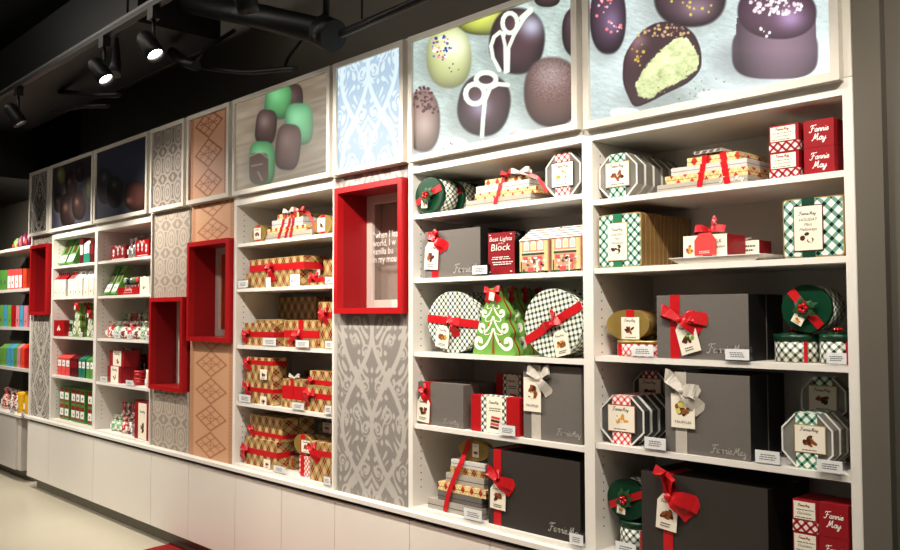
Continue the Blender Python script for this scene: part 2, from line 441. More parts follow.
# ------------------------------------------------------------------ shelf bays
SH = {'B1A': (1.917, 1.657, 1.331, 1.005), 'B1B': (1.915, 1.652, 1.330, 1.001), 'B2': (1.922, 1.658, 1.327, .996),
      'B3': (1.957, 1.666, 1.333, 1.009), 'B4': (1.926, 1.672, 1.349, 1.030)}
ZB = .640          # top of the bottom boards
TK = .020
def bay(key, x0, x1, label, lw, rw):
    xc = (x0 + x1) / 2
    t = thing('shelf_unit', label, 'shelf unit', (xc, DEP / 2, .622))
    for a, b_ in ((x0 - lw, x0), (x1, x1 + rw)):
        s = M().box(a, b_, 0, DEP, .6225, ZOPEN + .05).build('side_panel', 'white', t)
        hm = M()
        xx = b_ + .0004 if a < xc else a - .0004
        for yy in (.05,):
            z = .72
            while z < 2.1:
                c8 = [(math.cos(math.pi * q / 4) * .0035, math.sin(math.pi * q / 4) * .0035) for q in range(8)]
                hm.quad([(xx, yy + u_, z + v_) for u_, v_ in c8], [(0, 0)] * 8); z += .032
        hm.build('pin_hole', 'hole', s)['kind'] = 'stuff'
    M().box(x0, x1, DEP - .012, DEP, .6225, ZOPEN).build('back_panel', 'white', t)
    M().box(x0, x1, 0.0, DEP, ZOPEN, ZOPEN + .05).build('top_board', 'white', t)
    M().box(x0, x1, 0.0, DEP - .012, .6225, ZB).build('bottom_board', 'white', t)
    for z in SH[key]:
        M().box(x0 + .001, x1 - .001, .006, DEP - .012, z - TK, z, bev=.002).build('shelf', 'white', t)
    return t
bay('B1A', X['B1a'], X['B1b'], 'white shelf unit of green and red cartons beside the far left red box', .03, .0275)
bay('B1B', X['B1c'], X['B1d'], 'white shelf unit of candy bags and red boxes, second from the far left', .0275, .012)
bay('B2', X['B2a'], X['B2b'], 'white shelf unit full of gold argyle gift boxes', .03, .015)
bay('B3', X['B3a'], X['B3b'], 'white shelf unit holding the green tree boxes and round plaid tins', .03, .0235)
bay('B4', X['B4a'], X['B4b'], 'rightmost white shelf unit beside the taupe wall', .0235, .04)
# carcass behind the row of framed panels above the bays
up = thing('upper_cabinet', 'white carcass carrying the row of framed panels along the top', 'cabinet', ((X['L'] + X['Rr']) / 2, .2, ZOPEN + .05))
M().box(X['L'], X['Rr'], .0, DEP, ZTOP - .02, ZTOP).build('top_board', 'white', up)
M().box(X['L'], X['Rr'], .0, .02, ZLB, ZTOP - .02).build('front_board', 'white2', up)
M().box(X['L'], X['L'] + .02, .02, DEP, ZLB, ZTOP - .02).build('end_panel', 'white', up)
M().box(X['Rr'] - .02, X['Rr'], .02, DEP, ZLB, ZTOP - .02).build('end_panel', 'white', up)
ep = M().box(X['L'], X['L'] + .026, 0, DEP, .6225, ZLB - .002)
tag(ep.build('end_panel', 'white'), 'narrow white end panel closing the far left of the shelving', 'panel')

# ------------------------------------------------------------------ painted artwork (vertex colours on real panels)
def L3(c): return np.array([lin(x) for x in c])
def srgb2lin(a):
    a = np.clip(a, 0, 255) / 255.
    return np.where(a <= .04045, a / 12.92, ((a + .055) / 1.055) ** 2.4)
def art_panel(name, x0, x1, z0, z1, y, nx, nz, fn, mat, parent=None, pix=False):
    gx = np.linspace(x0, x1, nx); gz = np.linspace(z0, z1, nz); A, B = np.meshgrid(gx, gz)
    if pix:
        rel = [A, np.full_like(A, y - CY), B - CH]
        d = sum(rel[i] * _F[i] for i in range(3)); a = FPX * sum(rel[i] * RIGHT[i] for i in range(3)) / d + 450; b_ = 275 - FPX * sum(rel[i] * UP[i] for i in range(3)) / d
        col = fn(a, b_)
    else: col = fn(A - x0, B - z0, x1 - x0, z1 - z0)
    col = srgb2lin(col)
    o0 = ORG.get(parent.name, Vector((0, 0, 0))) if parent else Vector((0, 0, 0))
    me = bpy.data.meshes.new(name)
    co_ = np.stack([A - o0.x, np.full_like(A, y - o0.y), B - o0.z], -1).reshape(-1, 3)
    i = np.arange(nx * nz).reshape(nz, nx)
    q = np.stack([i[:-1, :-1], i[:-1, 1:], i[1:, 1:], i[1:, :-1]], -1).reshape(-1, 4)
    me.vertices.add(len(co_)); me.vertices.foreach_set('co', co_.astype(np.float32).ravel())
    me.loops.add(q.size); me.loops.foreach_set('vertex_index', q.astype(np.int32).ravel())
    me.polygons.add(len(q)); me.polygons.foreach_set('loop_start', np.arange(0, q.size, 4, dtype=np.int32)); me.polygons.foreach_set('loop_total', np.full(len(q), 4, dtype=np.int32))
    me.update(calc_edges=True)
    ca = me.color_attributes.new('art', 'FLOAT_COLOR', 'POINT')
    c4 = np.ones((nx * nz, 4), np.float32); c4[:, :3] = col.reshape(-1, 3); ca.data.foreach_set('color', c4.ravel())
    me.materials.append(mat)
    o = bpy.data.objects.new(name, me); COL.objects.link(o); o.parent = parent; ORG[o.name] = o0
    return o
rs = np.random.RandomState(3)
def vnoise(a, b, s, seed=0):
    """smooth value noise"""
    r_ = np.random.RandomState(seed); g = r_.rand(64, 64)
    u, v = a / s, b / s; iu, iv = np.floor(u).astype(int), np.floor(v).astype(int); fu, fv = u - iu, v - iv
    fu = fu * fu * (3 - 2 * fu); fv = fv * fv * (3 - 2 * fv)
    G = lambda i, j: g[i % 64, j % 64]
    return (G(iu, iv) * (1 - fu) + G(iu + 1, iv) * fu) * (1 - fv) + (G(iu, iv + 1) * (1 - fu) + G(iu + 1, iv + 1) * fu) * fv
def bl(col, mask, c):
    mask = np.clip(mask, 0, 1)[..., None]
    return col * (1 - mask) + (np.array(c, float) if not isinstance(c, np.ndarray) else c) * mask
def ell(a, b, cx, cy, rx, ry, rot=0, p=2.0):
    c_, s_ = math.cos(R(rot)), math.sin(R(rot)); u = (a - cx) * c_ + (b - cy) * s_; v = -(a - cx) * s_ + (b - cy) * c_
    return (np.abs(u / rx) ** p + np.abs(v / ry) ** p) ** (1 / p), u / rx, v / ry
def soft(d, k=.05): return np.clip((1 - d) / k + .5, 0, 1)
def stroke(a, b, pts, w):
    d = np.full_like(a, 1e9)
    for (x0, y0), (x1, y1) in zip(pts[:-1], pts[1:]):
        dx, dy = x1 - x0, y1 - y0; t = np.clip(((a - x0) * dx + (b - y0) * dy) / (dx * dx + dy * dy + 1e-12), 0, 1)
        d = np.minimum(d, np.hypot(a - x0 - t * dx, b - y0 - t * dy))
    return d
def choc(col, a, b, cx, cy, rx, ry, base, hi=(190, 170, 200), rot=0, hx=-.1, hy=-.45, p=2.3, hs=.45, dark=.55, sh=True):
    if sh:
        d, u, v = ell(a, b, cx - rx * .25, cy + ry * .25, rx * 1.12, ry * .98, rot); col = bl(col, soft(d, .5) * .32, (110, 112, 108))
    d, u, v = ell(a, b, cx, cy, rx, ry, rot, p); m_ = soft(d, .08)
    shade = 1 - (dark * np.clip(d, 0, 1) ** 3) + .12 * (-v)
    c_ = np.array(base, float)[None, None, :] * shade[..., None]
    h = np.exp(-(((u - hx) / hs) ** 2 + ((v - hy) / (hs * .8)) ** 2))
    c_ = c_ * (1 - h[..., None] * .75) + np.array(hi, float) * h[..., None] * .75
    return bl(col, m_, c_)
def dots(col, a, b, cx, cy, rx, ry, n_, cols, r=1.1, seed=1):
    r_ = np.random.RandomState(seed)
    for i in range(n_):
        t = r_.rand() * 6.283; q = math.sqrt(r_.rand()); x, y = cx + rx * q * math.cos(t), cy + ry * q * math.sin(t)
        rr = r * (.6 + .8 * r_.rand())
        col = bl(col, np.clip((rr - np.hypot(a - x, b - y)) / .5 + .5, 0, 1), cols[r_.randint(len(cols))])
    return col
def linen(a, b, base=(196, 212, 210), amp=26):
    # weave runs along the tablecloth
    u = a * .93 + b * .36; v = -a * .30 + b * .95
    nz_ = vnoise(u, v * 4, 5, 1) * .5 + vnoise(u * 3, v * 3, 3, 2) * .3 + vnoise(u, v, 40, 5) * .5
    return np.array(base, float)[None, None, :] + ((nz_ - .65) * amp * 2)[..., None]

def art_lb8(a, b):
    col = linen(a, b, (190, 206, 200))
    col = bl(col, np.exp(-((b - 150 + (a - 412) * .2) / 14) ** 2) * .5, (236, 242, 240))
    col = choc(col, a, b, 483, 20, 27, 15, (206, 214, 96), (236, 240, 170))
    col = choc(col, a, b, 449, 57, 22.5, 31, (208, 214, 150), (250, 255, 240), hx=.25, hy=-.35, hs=.6, dark=.3)
    col = dots(col, a, b, 440.5, 47, 11, 13, 46, [(200, 40, 70), (40, 60, 140), (240, 150, 180), (250, 250, 250), (90, 120, 180)], 1.2, 2)
    col = dots(col, a, b, 452, 60, 16, 18, 8, [(60, 70, 160), (250, 210, 80), (60, 110, 90)], .9, 3)
    col = choc(col, a, b, 517, 41, 27.5, 33, (88, 62, 68), (226, 232, 255), rot=8, hx=.45, hy=-.5, hs=.42)
    col = choc(col, a, b, 547, -2, 13, 9, (70, 50, 54))
    w8 = (226, 234, 222)
    for pts, w in (([(510 + 7.5 * math.cos(t), 23 + 10 * math.sin(t)) for t in [i * .45 for i in range(15)]], 2.3),
                   ([(531, 9), (523, 20), (514, 35), (508.5, 48), (508, 71)], 1.9), ([(503, 36), (505, 45), (505.5, 72)], 1.8),
                   ([(499.5, 70), (493, 58), (491, 46), (494, 37), (500, 32), (504, 35)], 2.0), ([(522, 18), (530, 11)], 3.0)):
        col = bl(col, np.clip((w - stroke(a, b, pts, w)) / .9 + .5, 0, 1), w8)
    col = choc(col, a, b, 484, 105, 26, 31, (92, 68, 72), (180, 170, 205), rot=12, hx=-.1, hy=.1, hs=.4)
    for pts, w in (([(475 + 9.5 * math.cos(t), 94 + 10 * math.sin(t)) for t in [i * .45 for i in range(15)]], 2.7),
                   ([(486 + 10 * math.cos(t), 79.5 + 7 * math.sin(t)) for t in [i * .45 for i in range(15)]], 2.5),
                   ([(508, 85), (498, 84), (490, 88), (485, 100), (483, 120), (482, 136)], 2.2)):
        col = bl(col, np.clip((w - stroke(a, b, pts, w)) / .9 + .5, 0, 1), w8)
    col = choc(col, a, b, 552, 92, 28, 35, (124, 92, 86), (176, 160, 160), hx=-.05, hy=-.5, hs=.6, dark=.4)
    top = soft(ell(a, b, 552, 80, 24, 22)[0], .3); col = col + (top * (vnoise(a * 3, b * 3, 2, 9) - .5) * 60)[..., None]
    col = choc(col, a, b, 577, 32, 15, 25, (76, 52, 58), (130, 110, 130))
    col = choc(col, a, b, 423, 121, 17, 31, (146, 116, 104), (196, 176, 170), hx=.1, hy=.1, hs=.5, dark=.4)
    col = dots(col, a, b, 423, 99, 12, 12, 60, [(84, 36, 40), (60, 26, 30), (150, 110, 110)], 1.3, 5)
    col = dots(col, a, b, 430, 112, 9, 8, 9, [(70, 30, 34)], 1.3, 6)
    col = choc(col, a, b, 454, 148, 15, 10, (250, 250, 246), (255, 255, 255), dark=.1, sh=False)
    col = dots(col, a, b, 452, 149, 10, 6, 10, [(70, 60, 60)], .8, 7)
    col = choc(col, a, b, 524, 137, 15, 8, (214, 200, 196), (250, 250, 250), dark=.1, sh=False)
    return col * 1.04 + 4
def art_lb9(a, b):
    col = linen(a, b, (196, 208, 206), 22)
    glow = np.clip((a - 700) / 140, 0, 1) * np.clip((b - 20) / 70, 0, 1); col = bl(col, glow * .8, (250, 255, 255))
    col = choc(col, a, b, 608, 18, 18, 36, (86, 62, 80), (140, 120, 160), hx=.2, hy=.1)
    col = dots(col, a, b, 598, 4, 14, 12, 16, [(240, 130, 130), (230, 180, 190)], 1.4, 11); col = dots(col, a, b, 613, 27, 9, 6, 12, [(240, 130, 130), (255, 200, 210)], 1.3, 12)
    col = choc(col, a, b, 690, -4, 36, 31, (100, 74, 84), (156, 136, 150), hx=.2, hy=.4)
    col = dots(col, a, b, 688, 8, 24, 12, 10, [(214, 190, 90)], 1.2, 13)
    col = choc(col, a, b, 770, -28, 26, 30, (90, 66, 80), (140, 120, 140))
    # cut chocolate showing its cream
    Q8 = lambda l: [(580 + x_ / 2.8125, y_ / 2.8125) for x_, y_ in l]
    outer = catmull(Q8([(120, 205), (125, 160), (150, 115), (185, 80), (225, 62), (275, 65), (315, 90), (335, 125), (342, 165), (335, 200), (300, 235), (240, 264), (200, 285), (155, 300), (135, 270), (122, 235), (120, 205)]), 3)
    inner = catmull(Q8([(162, 268), (158, 235), (176, 200), (205, 165), (240, 130), (268, 108), (300, 108), (322, 135), (334, 168), (330, 194), (308, 212), (268, 236), (226, 256), (195, 278), (162, 268)]), 3)
    def poly(pts, jit=0.0):
        ins = np.zeros(a.shape, bool)
        for (x0_, y0_), (x1_, y1_) in zip(pts[:-1], pts[1:]):
            c_ = ((y0_ > b) != (y1_ > b)) & (a < (x1_ - x0_) * (b - y0_) / (y1_ - y0_ + 1e-9) + x0_); ins ^= c_
        d_ = stroke(a, b, pts, 1); sd = np.where(ins, d_, -d_) + jit; return np.clip(sd / 1.0 + .5, 0, 1), sd
    d0 = soft(ell(a, b, 655, 98, 34, 14)[0], .7); col = bl(col, d0 * .35, (110, 112, 104))
    mo, sd = poly(outer)
    body = np.array((72, 50, 54), float)[None, None, :] * (1.0 + .55 * np.exp(-((a - 634) / 7) ** 2 - ((b - 46) / 16) ** 2) - .25 * np.clip(1 - sd / 3, 0, 1))[..., None]
    body = body + (np.exp(-((a - 640) / 8) ** 2 - ((b - 40) / 7) ** 2) * 46)[..., None]
    col = bl(col, mo, body)
    mi_, sd = poly(inner, (vnoise(a, b, 2.0, 20) - .5) * 2.4)
    cr = np.array((212, 220, 168), float)[None, None, :] + ((vnoise(a * .9, b * 1.3, 1.8, 21) - .5) * 34 + (vnoise(a, b, 6, 23) - .5) * 40 + (60 - b) * .45)[..., None]
    col = bl(col, mi_, cr)
    col = dots(col, a, b, 665, 31, 24, 7, 42, [(210, 176, 120), (190, 150, 140), (150, 120, 90)], 1.2, 14)
    col = dots(col, a, b, 640, 50, 8, 16, 12, [(206, 176, 80)], 1.2, 15)
    col = dots(col, a, b, 690, 85, 40, 16, 26, [(120, 126, 80), (150, 140, 90)], .7, 16)
    # domed chocolate with salt
    d1 = soft(ell(a, b, 775, 52, 43, 27, 0, 3.2)[0], .05); d2 = ((b < 54) & (b > 18) & (np.abs(a - 776) < 39.5 + (b - 20) * .03)).astype(float)
    dsh, _, _ = ell(a, b, 758, 60, 44, 22); col = bl(col, soft(dsh, .6) * .35, (96, 96, 100))
    body = np.array((142, 118, 132), float)[None, None, :] * (1 - .4 * np.clip(np.abs(a - 782) / 42, 0, 1) ** 2 - .25 * np.clip((b - 50) / 30, 0, 1))[..., None]
    col = bl(col, np.maximum(d1, d2), body)
    d, u, v = ell(a, b, 777, 12, 39.5, 27, 3, 2.2); cap = np.array((104, 76, 92), float)[None, None, :] * (1 - .35 * np.clip(d, 0, 1) ** 3)[..., None]
    h = np.exp(-(((u - .35) / .35) ** 2 + ((v - .2) / .4) ** 2)); cap = cap + h[..., None] * np.array((70, 66, 90))
    col = bl(col, soft(d, .05), cap)
    col = dots(col, a, b, 776, 6, 28, 9, 70, [(250, 244, 240), (226, 210, 214)], 1.6, 17); col = dots(col, a, b, 764, 32, 7, 5, 5, [(250, 244, 240)], 1.2, 18)
    for ex, ey, er in ((728, 95, 30), (625, 113, 15)): col = choc(col, a, b, ex, ey, er, 5, (246, 250, 250), (255, 255, 255), dark=.05, sh=False)
    return col * 1.05 + 4
def art_lb6(a, b):
    u = a * .97 + b * .28; v = b + a * .28
    nz_ = vnoise(u, v * 5, 14, 1) * .6 + vnoise(u, v, 50, 5) * .6
    col = np.array((156, 141, 120), float)[None, None, :] + ((nz_ - .6) * 44)[..., None]
    def block(col, cx, cy, rx, ry, c_, hi, rot=0):
        return choc(col, a, b, cx, cy, rx, ry, c_, hi, rot, hx=-.2, hy=-.3, p=3.2, hs=.5, dark=.35)
    col = block(col, 294, 101, 9, 17, (84, 62, 58), (120, 100, 96))
    col = block(col, 278, 101, 13, 18, (112, 190, 122), (150, 226, 164), 8)
    col = block(col, 299, 124, 14, 21, (128, 206, 148), (170, 240, 190))
    col = block(col, 266, 127, 10.5, 17.5, (100, 76, 70), (160, 140, 136), 6)
    col = block(col, 288, 147, 12.5, 23, (122, 96, 88), (150, 128, 122), 6)
    col = block(col, 262, 163, 13, 22, (110, 178, 122), (160, 220, 170))
    d, u, v = ell(a, b, 259, 168, 9.5, 15, 0, 5); col = bl(col, soft(d, .1), (104, 84, 74)); 
    for pts in ([(250, 156), (260, 152), (268, 158)], [(252, 166), (262, 164)], [(258, 172), (262, 180)]):
        col = bl(col, np.clip((.8 - stroke(a, b, pts, 1)) / .6 + .5, 0, 1) * .5, (190, 180, 170))
    return col * 1.06
def art_lb2(a, b):
    col = np.array((42, 38, 46), float)[None, None, :] + (np.clip((b - 200) / 40, 0, 1) * 26)[..., None] * np.array((.5, .7, 1.0))
    for cx, cy, rx, ry, c_, h in ((61, 176, 4.5, 10, (112, 110, 74), (150, 150, 110)), (71, 184, 6, 13, (46, 30, 30), (110, 90, 90)), (80, 172, 5, 10, (40, 28, 28), (90, 80, 80)),
                                  (59, 203, 5, 10, (34, 24, 24), (80, 70, 70)), (68, 211, 8, 18, (40, 26, 24), (110, 84, 76)), (79, 205, 7, 15, (50, 32, 30), (130, 100, 90)), (90.5, 189, 5.5, 13, (104, 102, 78), (130, 126, 100))):
        col = choc(col, a, b, cx, cy, rx, ry, c_, h, hs=.28, hx=-.3, hy=-.2)
    return col
def art_lb3(a, b):
    col = np.array((44, 46, 60), float)[None, None, :] * (1.25 - .35 * vnoise(a, b, 30, 3))[..., None]
    col = col - (np.clip((b - 190) / 40, 0, 1) * 8)[..., None]
    col = choc(col, a, b, 105, 186, 8, 18, (46, 40, 44), (110, 110, 116), hs=.22)
    col = choc(col, a, b, 115, 192, 8, 16, (44, 38, 42), (120, 110, 110), hs=.2)
    col = choc(col, a, b, 136, 196, 12, 15, (92, 58, 52), (170, 120, 110), hx=-.6, hy=.3, hs=.25)
    return col

def damask(dark, light, phase=0.0, per=.92, soft_=.005):
    def fn(a, b, W_, H_):
        x = a - W_ / 2; z = b + phase
        A_ = W_ * .40; ax = np.abs(x)
        ph = 2 * math.pi * z / per
        d = np.full_like(x, 9.)
        # curved bands that meet on the axis, cross and swing out to the edge
        A_ = W_ * .43
        w1 = A_ * (1 - np.cos(ph)) / 2; w2 = A_ * (1 + np.cos(ph)) / 2
        sl = np.sqrt(1 + (A_ * math.pi / per * np.sin(ph)) ** 2)
        d = np.minimum(d, np.abs(ax - w1) / sl - .014); d = np.minimum(d, np.abs(ax - w2) / sl - .014)
        # scrolls: mirrored spirals repeated up the panel
        for (sx, sz, r0, turn, dirn) in ((.045, .10, .040, 1.7, 1), (.05, .20, .038, 1.6, -1), (.13, .03, .036, 1.6, 1), (.20, .10, .042, 1.7, -1), (.235, .22, .032, 1.5, 1), (.045, .36, .040, 1.7, 1), (.11, .42, .042, 1.7, -1), (.215, .40, .036, 1.6, 1), (.05, .52, .036, 1.6, -1), (.20, .52, .044, 1.7, 1), (.05, .66, .034, 1.5, 1), (.23, .66, .034, 1.6, -1), (.14, .70, .03, 1.5, 1)):
            zz = (z - sz * per / .74 + per / 2) % per - per / 2
            dx = ax - sx; r_ = np.hypot(dx, zz); th = np.arctan2(zz, dx * dirn)
            # archimedean arm
            k = r0 / (turn * 2 * math.pi)
            n_ = np.round((r_ / k - th) / (2 * math.pi)); rr = k * (th + 2 * math.pi * n_)
            arm = np.abs(r_ - rr) - .0062 * np.clip(r_ / r0 + .25, 0, 1.1)
            d = np.minimum(d, np.where(r_ < r0, arm, 9)); d = np.minimum(d, r_ - .009)
        # leaf flecks between the scrolls
        q = np.sin(ax * 74 + 2.8 * np.sin(z * 31)) * np.sin(z * 58 + 3 * np.sin(ax * 37)); d = np.minimum(d, (.33 - q) * .02)
        m_ = np.clip(.5 - d / soft_, 0, 1)
        return np.array(dark, float) * (1 - m_[..., None]) + np.array(light, float) * m_[..., None]
    return fn
def ovals(dark, light, phase=0.0, per=.30):
    def fn(a, b, W_, H_):
        cw = W_ / 3.0; z = b + phase
        x1 = (a + 0) % cw - cw / 2; z1 = (z % per) - per / 2
        x2 = (a + cw / 2) % cw - cw / 2; z2 = ((z + per / 2) % per) - per / 2
        m_ = np.zeros_like(a)
        r1 = np.hypot(x1 / (cw * .40), z1 / (per * .40))
        m_ = np.maximum(m_, (np.abs(r1 - 1) < .15)); m_ = np.maximum(m_, (np.abs(r1 - .55) < .17)); 
        r2 = np.hypot(x2 / (cw * .52), z2 / (per * .22)); m_ = np.maximum(m_, np.abs(r2 - .95) < .14)
        m_ = np.maximum(m_, (np.abs(x2) / (cw * .16) + np.abs(z2) / (per * .14)) < 1)
        m_ = np.maximum(m_, (np.abs(x1) / (cw * .10) + np.abs(z1) / (per * .18)) < 1)
        m_ = m_.astype(float)[..., None]
        return np.array(dark, float) * (1 - m_) + np.array(light, float) * m_
    return fn
def diamonds(base, line, phase=0.0, per=.335):
    def fn(a, b, W_, H_):
        x = (a - W_ / 2) / (W_ * .34); zz = (b + phase) % per; z = (zz - per / 2) / (per * .47)
        d = np.abs(x) + np.abs(z); m_ = np.abs(d - 1) < .085; ins = d < 1
        for k1, k2 in ((x - z, .0), (x + z, .0)): m_ |= ins & (np.abs(k1 - .34) < .045) | ins & (np.abs(k1 + .34) < .045)
        m_ |= ins & (np.abs(z) < .03) & (np.abs(x) < .7); m_ |= ins & (np.abs(x) < .025) & (np.abs(z) < .5)
        m_ |= (np.abs(x) < .025) & (d > 1) & (np.abs(x) < .1)
        edge = np.abs(a - W_ / 2) > W_ * .40
        ez = (np.sin(a * 420) * np.sin(b * 300 + np.sin(a * 200) * 2)) > .0
        m2 = edge & ez & (np.abs(a - W_ / 2) < W_ * .485)
        col = np.zeros(a.shape + (3,)) + np.array(base, float)
        col = np.where(edge[..., None], np.array(base, float) * .93, col)
        col = np.where(m_[..., None], np.array(line, float), col)
        return np.where(m2[..., None], np.array(line, float) * 1.08, col)
    return fn
def zebra(dark, light, phase=0.0):
    def fn(a, b, W_, H_):
        x = np.abs(a - W_ / 2); z = b + phase
        tri = ((z % .5) / .5 - .5); q = x * 2.2 / W_ - (1 - np.abs(tri) * 2) * .9
        s_ = np.sin(x * 150 + 3.0 * np.sin(z * 26 + x * 20) + 2.2 * vnoise(x * 30, z * 30, 1, 4) * 3) + .6 * np.sin(z * 190 + x * 90)
        m_ = (s_ > .1).astype(float); m_ = np.where(np.abs(q) < .09, 1.0, m_)
        m_ = m_[..., None]
        return np.array(dark, float) * (1 - m_) + np.array(light, float) * m_
    return fn

# ------------------------------------------------------------------ framed panels of the top row
def framed(x0, x1, z0, z1, label, cat, fn, emit, res, pix=False, name='lightbox', rough=.5):
    t = thing(name, label, cat, ((x0 + x1) / 2, -.015, z0))
    fw, fy = .027, -.032
    mb = M()
    o_, i_ = [(x0, z0), (x1, z0), (x1, z1), (x0, z1)], [(x0 + fw, z0 + fw), (x1 - fw, z0 + fw), (x1 - fw, z1 - fw), (x0 + fw, z1 - fw)]
    for k in range(4):
        j = (k + 1) % 4
        mb.quad([(o_[k][0], fy, o_[k][1]), (o_[j][0], fy, o_[j][1]), (i_[j][0], fy, i_[j][1]), (i_[k][0], fy, i_[k][1])])
        mb.quad([(i_[k][0], fy, i_[k][1]), (i_[j][0], fy, i_[j][1]), (i_[j][0], fy + .014, i_[j][1]), (i_[k][0], fy + .014, i_[k][1])])
        mb.quad([(o_[j][0], fy, o_[j][1]), (o_[k][0], fy, o_[k][1]), (o_[k][0], -.001, o_[k][1]), (o_[j][0], -.001, o_[j][1])])
    mb.build('frame', 'white2', t)
    art_panel('printed_panel', x0 + fw - .004, x1 - fw + .004, z0 + fw - .004, z1 - fw + .004, fy + .012, res[0], res[1], fn, vcol('panel_print', emit, rough), t, pix)
    return t
G = .012
zt = ZTOP - .012
framed(X['L'] + .012, X['P1b'] - .005, ZLB + .004, zt, 'narrow framed panel of grey and white zebra print at the far left end', 'framed panel', zebra((64, 60, 56), (170, 164, 154)), 0, (90, 150), name='pattern_frame')
framed(X['B1a'] - .02, X['B1b'] + .014, ZLB + .004, zt, 'dark unlit framed picture of chocolates with one pale green one, second from the far left', 'framed picture', art_lb2, 0, (150, 150), True, name='framed_picture')
framed(X['B1c'] - .015, X['B1d'] - .012, ZLB + .004, zt, 'dark blue unlit framed picture with one reddish brown chocolate at lower right', 'framed picture', art_lb3, 0, (150, 150), True, name='framed_picture')
framed(X['P2a'] + .01, X['P2b'] - .01, ZLB + .004, zt, 'framed panel of dark grey interlocking ovals in the top row', 'framed panel', ovals((116, 106, 98), (164, 154, 144), 0, .185), 0, (140, 190), name='pattern_frame')
framed(X['P3a'] + .008, X['P3b'] - .01, ZLB + .004, zt, 'framed tan panel with copper diamond lattice in the top row', 'framed panel', diamonds((206, 158, 126), (156, 96, 66), 0, .185), 0, (150, 190), name='pattern_frame')
framed(X['B2a'] - .005, X['B2b'] + .012, ZLB + .002, zt, 'framed picture of green and brown coated sweets on a wooden table', 'lightbox', art_lb6, .80, (210, 180), True)
framed(X['P4a'] + .012, X['P4b'] + .002, ZLB + .004, zt, 'glowing pale blue lightbox printed with a white damask pattern', 'lightbox', damask((186, 210, 230), (230, 246, 250)), 1.08, (180, 230))
framed(X['B3a'] + .002, X['B3b'] + .004, ZLB - .004, zt, 'glowing lightbox picture of chocolates with white icing loops', 'lightbox', art_lb8, 1.22, (270, 230), True)
framed(X['B4a'] - .015, X['B4b'] + .006, ZLB - .012, zt, 'glowing lightbox picture of a halved chocolate with a pale cream centre', 'lightbox', art_lb9, 1.28, (330, 220), True)

# ------------------------------------------------------------------ tall patterned panels and the red boxes let into them
MT['sign_g'] = plain('taupe_sign', (160, 148, 134), .6)
MT['sign_o'] = plain('orange_sign', (206, 112, 60), .6)
MT['redin'] = plain('red_lacquer_inside', (150, 20, 26), .4, var=.03)
def column(key, label, fn, res, blabel, pyt, pyb, pxl, sign, lines=(), y=.012):
    x0, x1 = X[key + 'a'], X[key + 'b']
    zt_, zb_ = P(pxl, pyt, -.027)[1], P(pxl, pyb, -.027)[1]
    t = thing('patterned_panel', label, 'panel', ((x0 + x1) / 2, .02, .622))
    for (a, c_) in ((.6225, zb_ + .002), (zt_ - .002, ZLB - .002)):
        M().box(x0, x1, y + .001, y + .02, a, c_).build('backing_board', 'white2', t)
        art_panel('printed_face', x0 + .003, x1 - .003, a + .003, c_ - .001, y, res[0], max(24, int(res[1] * (c_ - a) / 1.57)), fn if a < 1 else (lambda A, B, W_, H_, o=zt_ - .6225: fn(A, B + o, W_, H_)), vcol('panel_print', 0, .6), t)
    # the box
    bx0, bx1 = x0 + .02, x1 - .013; w = .028; dp = .158
    t = thing('display_box', blabel, 'display box', ((bx0 + bx1) / 2, -.027, zb_))
    mb = M()
    mb.box(bx0, bx1, -.027, .0115, zb_, zb_ + w).box(bx0, bx1, -.027, .0115, zt_ - w, zt_)
    mb.box(bx0, bx0 + w, -.027, .0115, zb_ + w, zt_ - w).box(bx1 - w, bx1, -.027, .0115, zb_ + w, zt_ - w)
    mb.build('frame', 'red', t)
    mb = M(); a, b_, c_, d_ = bx0 + .004, bx1 - .004, zb_ + .004, zt_ - .004
    mb.box(a, b_, .0116, .28, c_, zb_ + w).box(a, b_, .0116, .28, zt_ - w, d_)
    mb.box(a, bx0 + w, .0116, .28, zb_ + w, zt_ - w).box(bx1 - w, b_, .0116, .28, zb_ + w, zt_ - w)
    mb.build('lining', 'redin', t)
    ix0, ix1, iz0, iz1 = bx0 + w, bx1 - w, zb_ + w, zt_ - w; fw = .042
    mb = M()
    mb.box(ix0, ix1, dp, dp + .02, iz0, iz0 + fw).box(ix0, ix1, dp, dp + .02, iz1 - fw, iz1)
    mb.box(ix0, ix0 + fw, dp, dp + .02, iz0 + fw, iz1 - fw).box(ix1 - fw, ix1, dp, dp + .02, iz0 + fw, iz1 - fw)
    mb.build('inner_frame', 'white2', t)
    e_ = fw * .9
    sg = M().box(ix0, ix1, dp + .066, dp + .076, iz0, iz1).build('sign_board', sign, t)
    M().box(ix0 + .001, ix0 + e_, dp + .0205, dp + .0655, iz0 + e_, iz1 - e_).box(ix1 - e_, ix1 - .001, dp + .0205, dp + .0655, iz0 + e_, iz1 - e_).box(ix0 + .001, ix1 - .001, dp + .0205, dp + .0655, iz1 - e_ + .0002, iz1 - .001).box(ix0 + .001, ix1 - .001, dp + .0205, dp + .0655, iz0 + .001, iz0 + e_ - .0002).build('sign_reveal', sign, t)
    M().box(ix0 + fw + .001, ix1 - fw - .001, dp + .008, dp + .011, iz0 + fw, iz1 - fw).build('glass_pane', 'clear', t)
    if lines:
        tm = M(); z = lines[1]
        for k, ln in enumerate(lines[0]): put_text(tm, ln, ix0 + fw + lines[4], z - k * lines[2], lines[3], dp + .006, 0, sx=.88)
        tm.build('lettering', 'logo_w', t)
    return t
zq = P(372, 240, .19)[1]
column('P1', 'tall narrow grey zebra print panel around the far left red box', zebra((120, 114, 106), (186, 180, 168)), (90, 260), 'narrow red display box at the far left end of the wall', 246.5, 315, 28, 'redin')
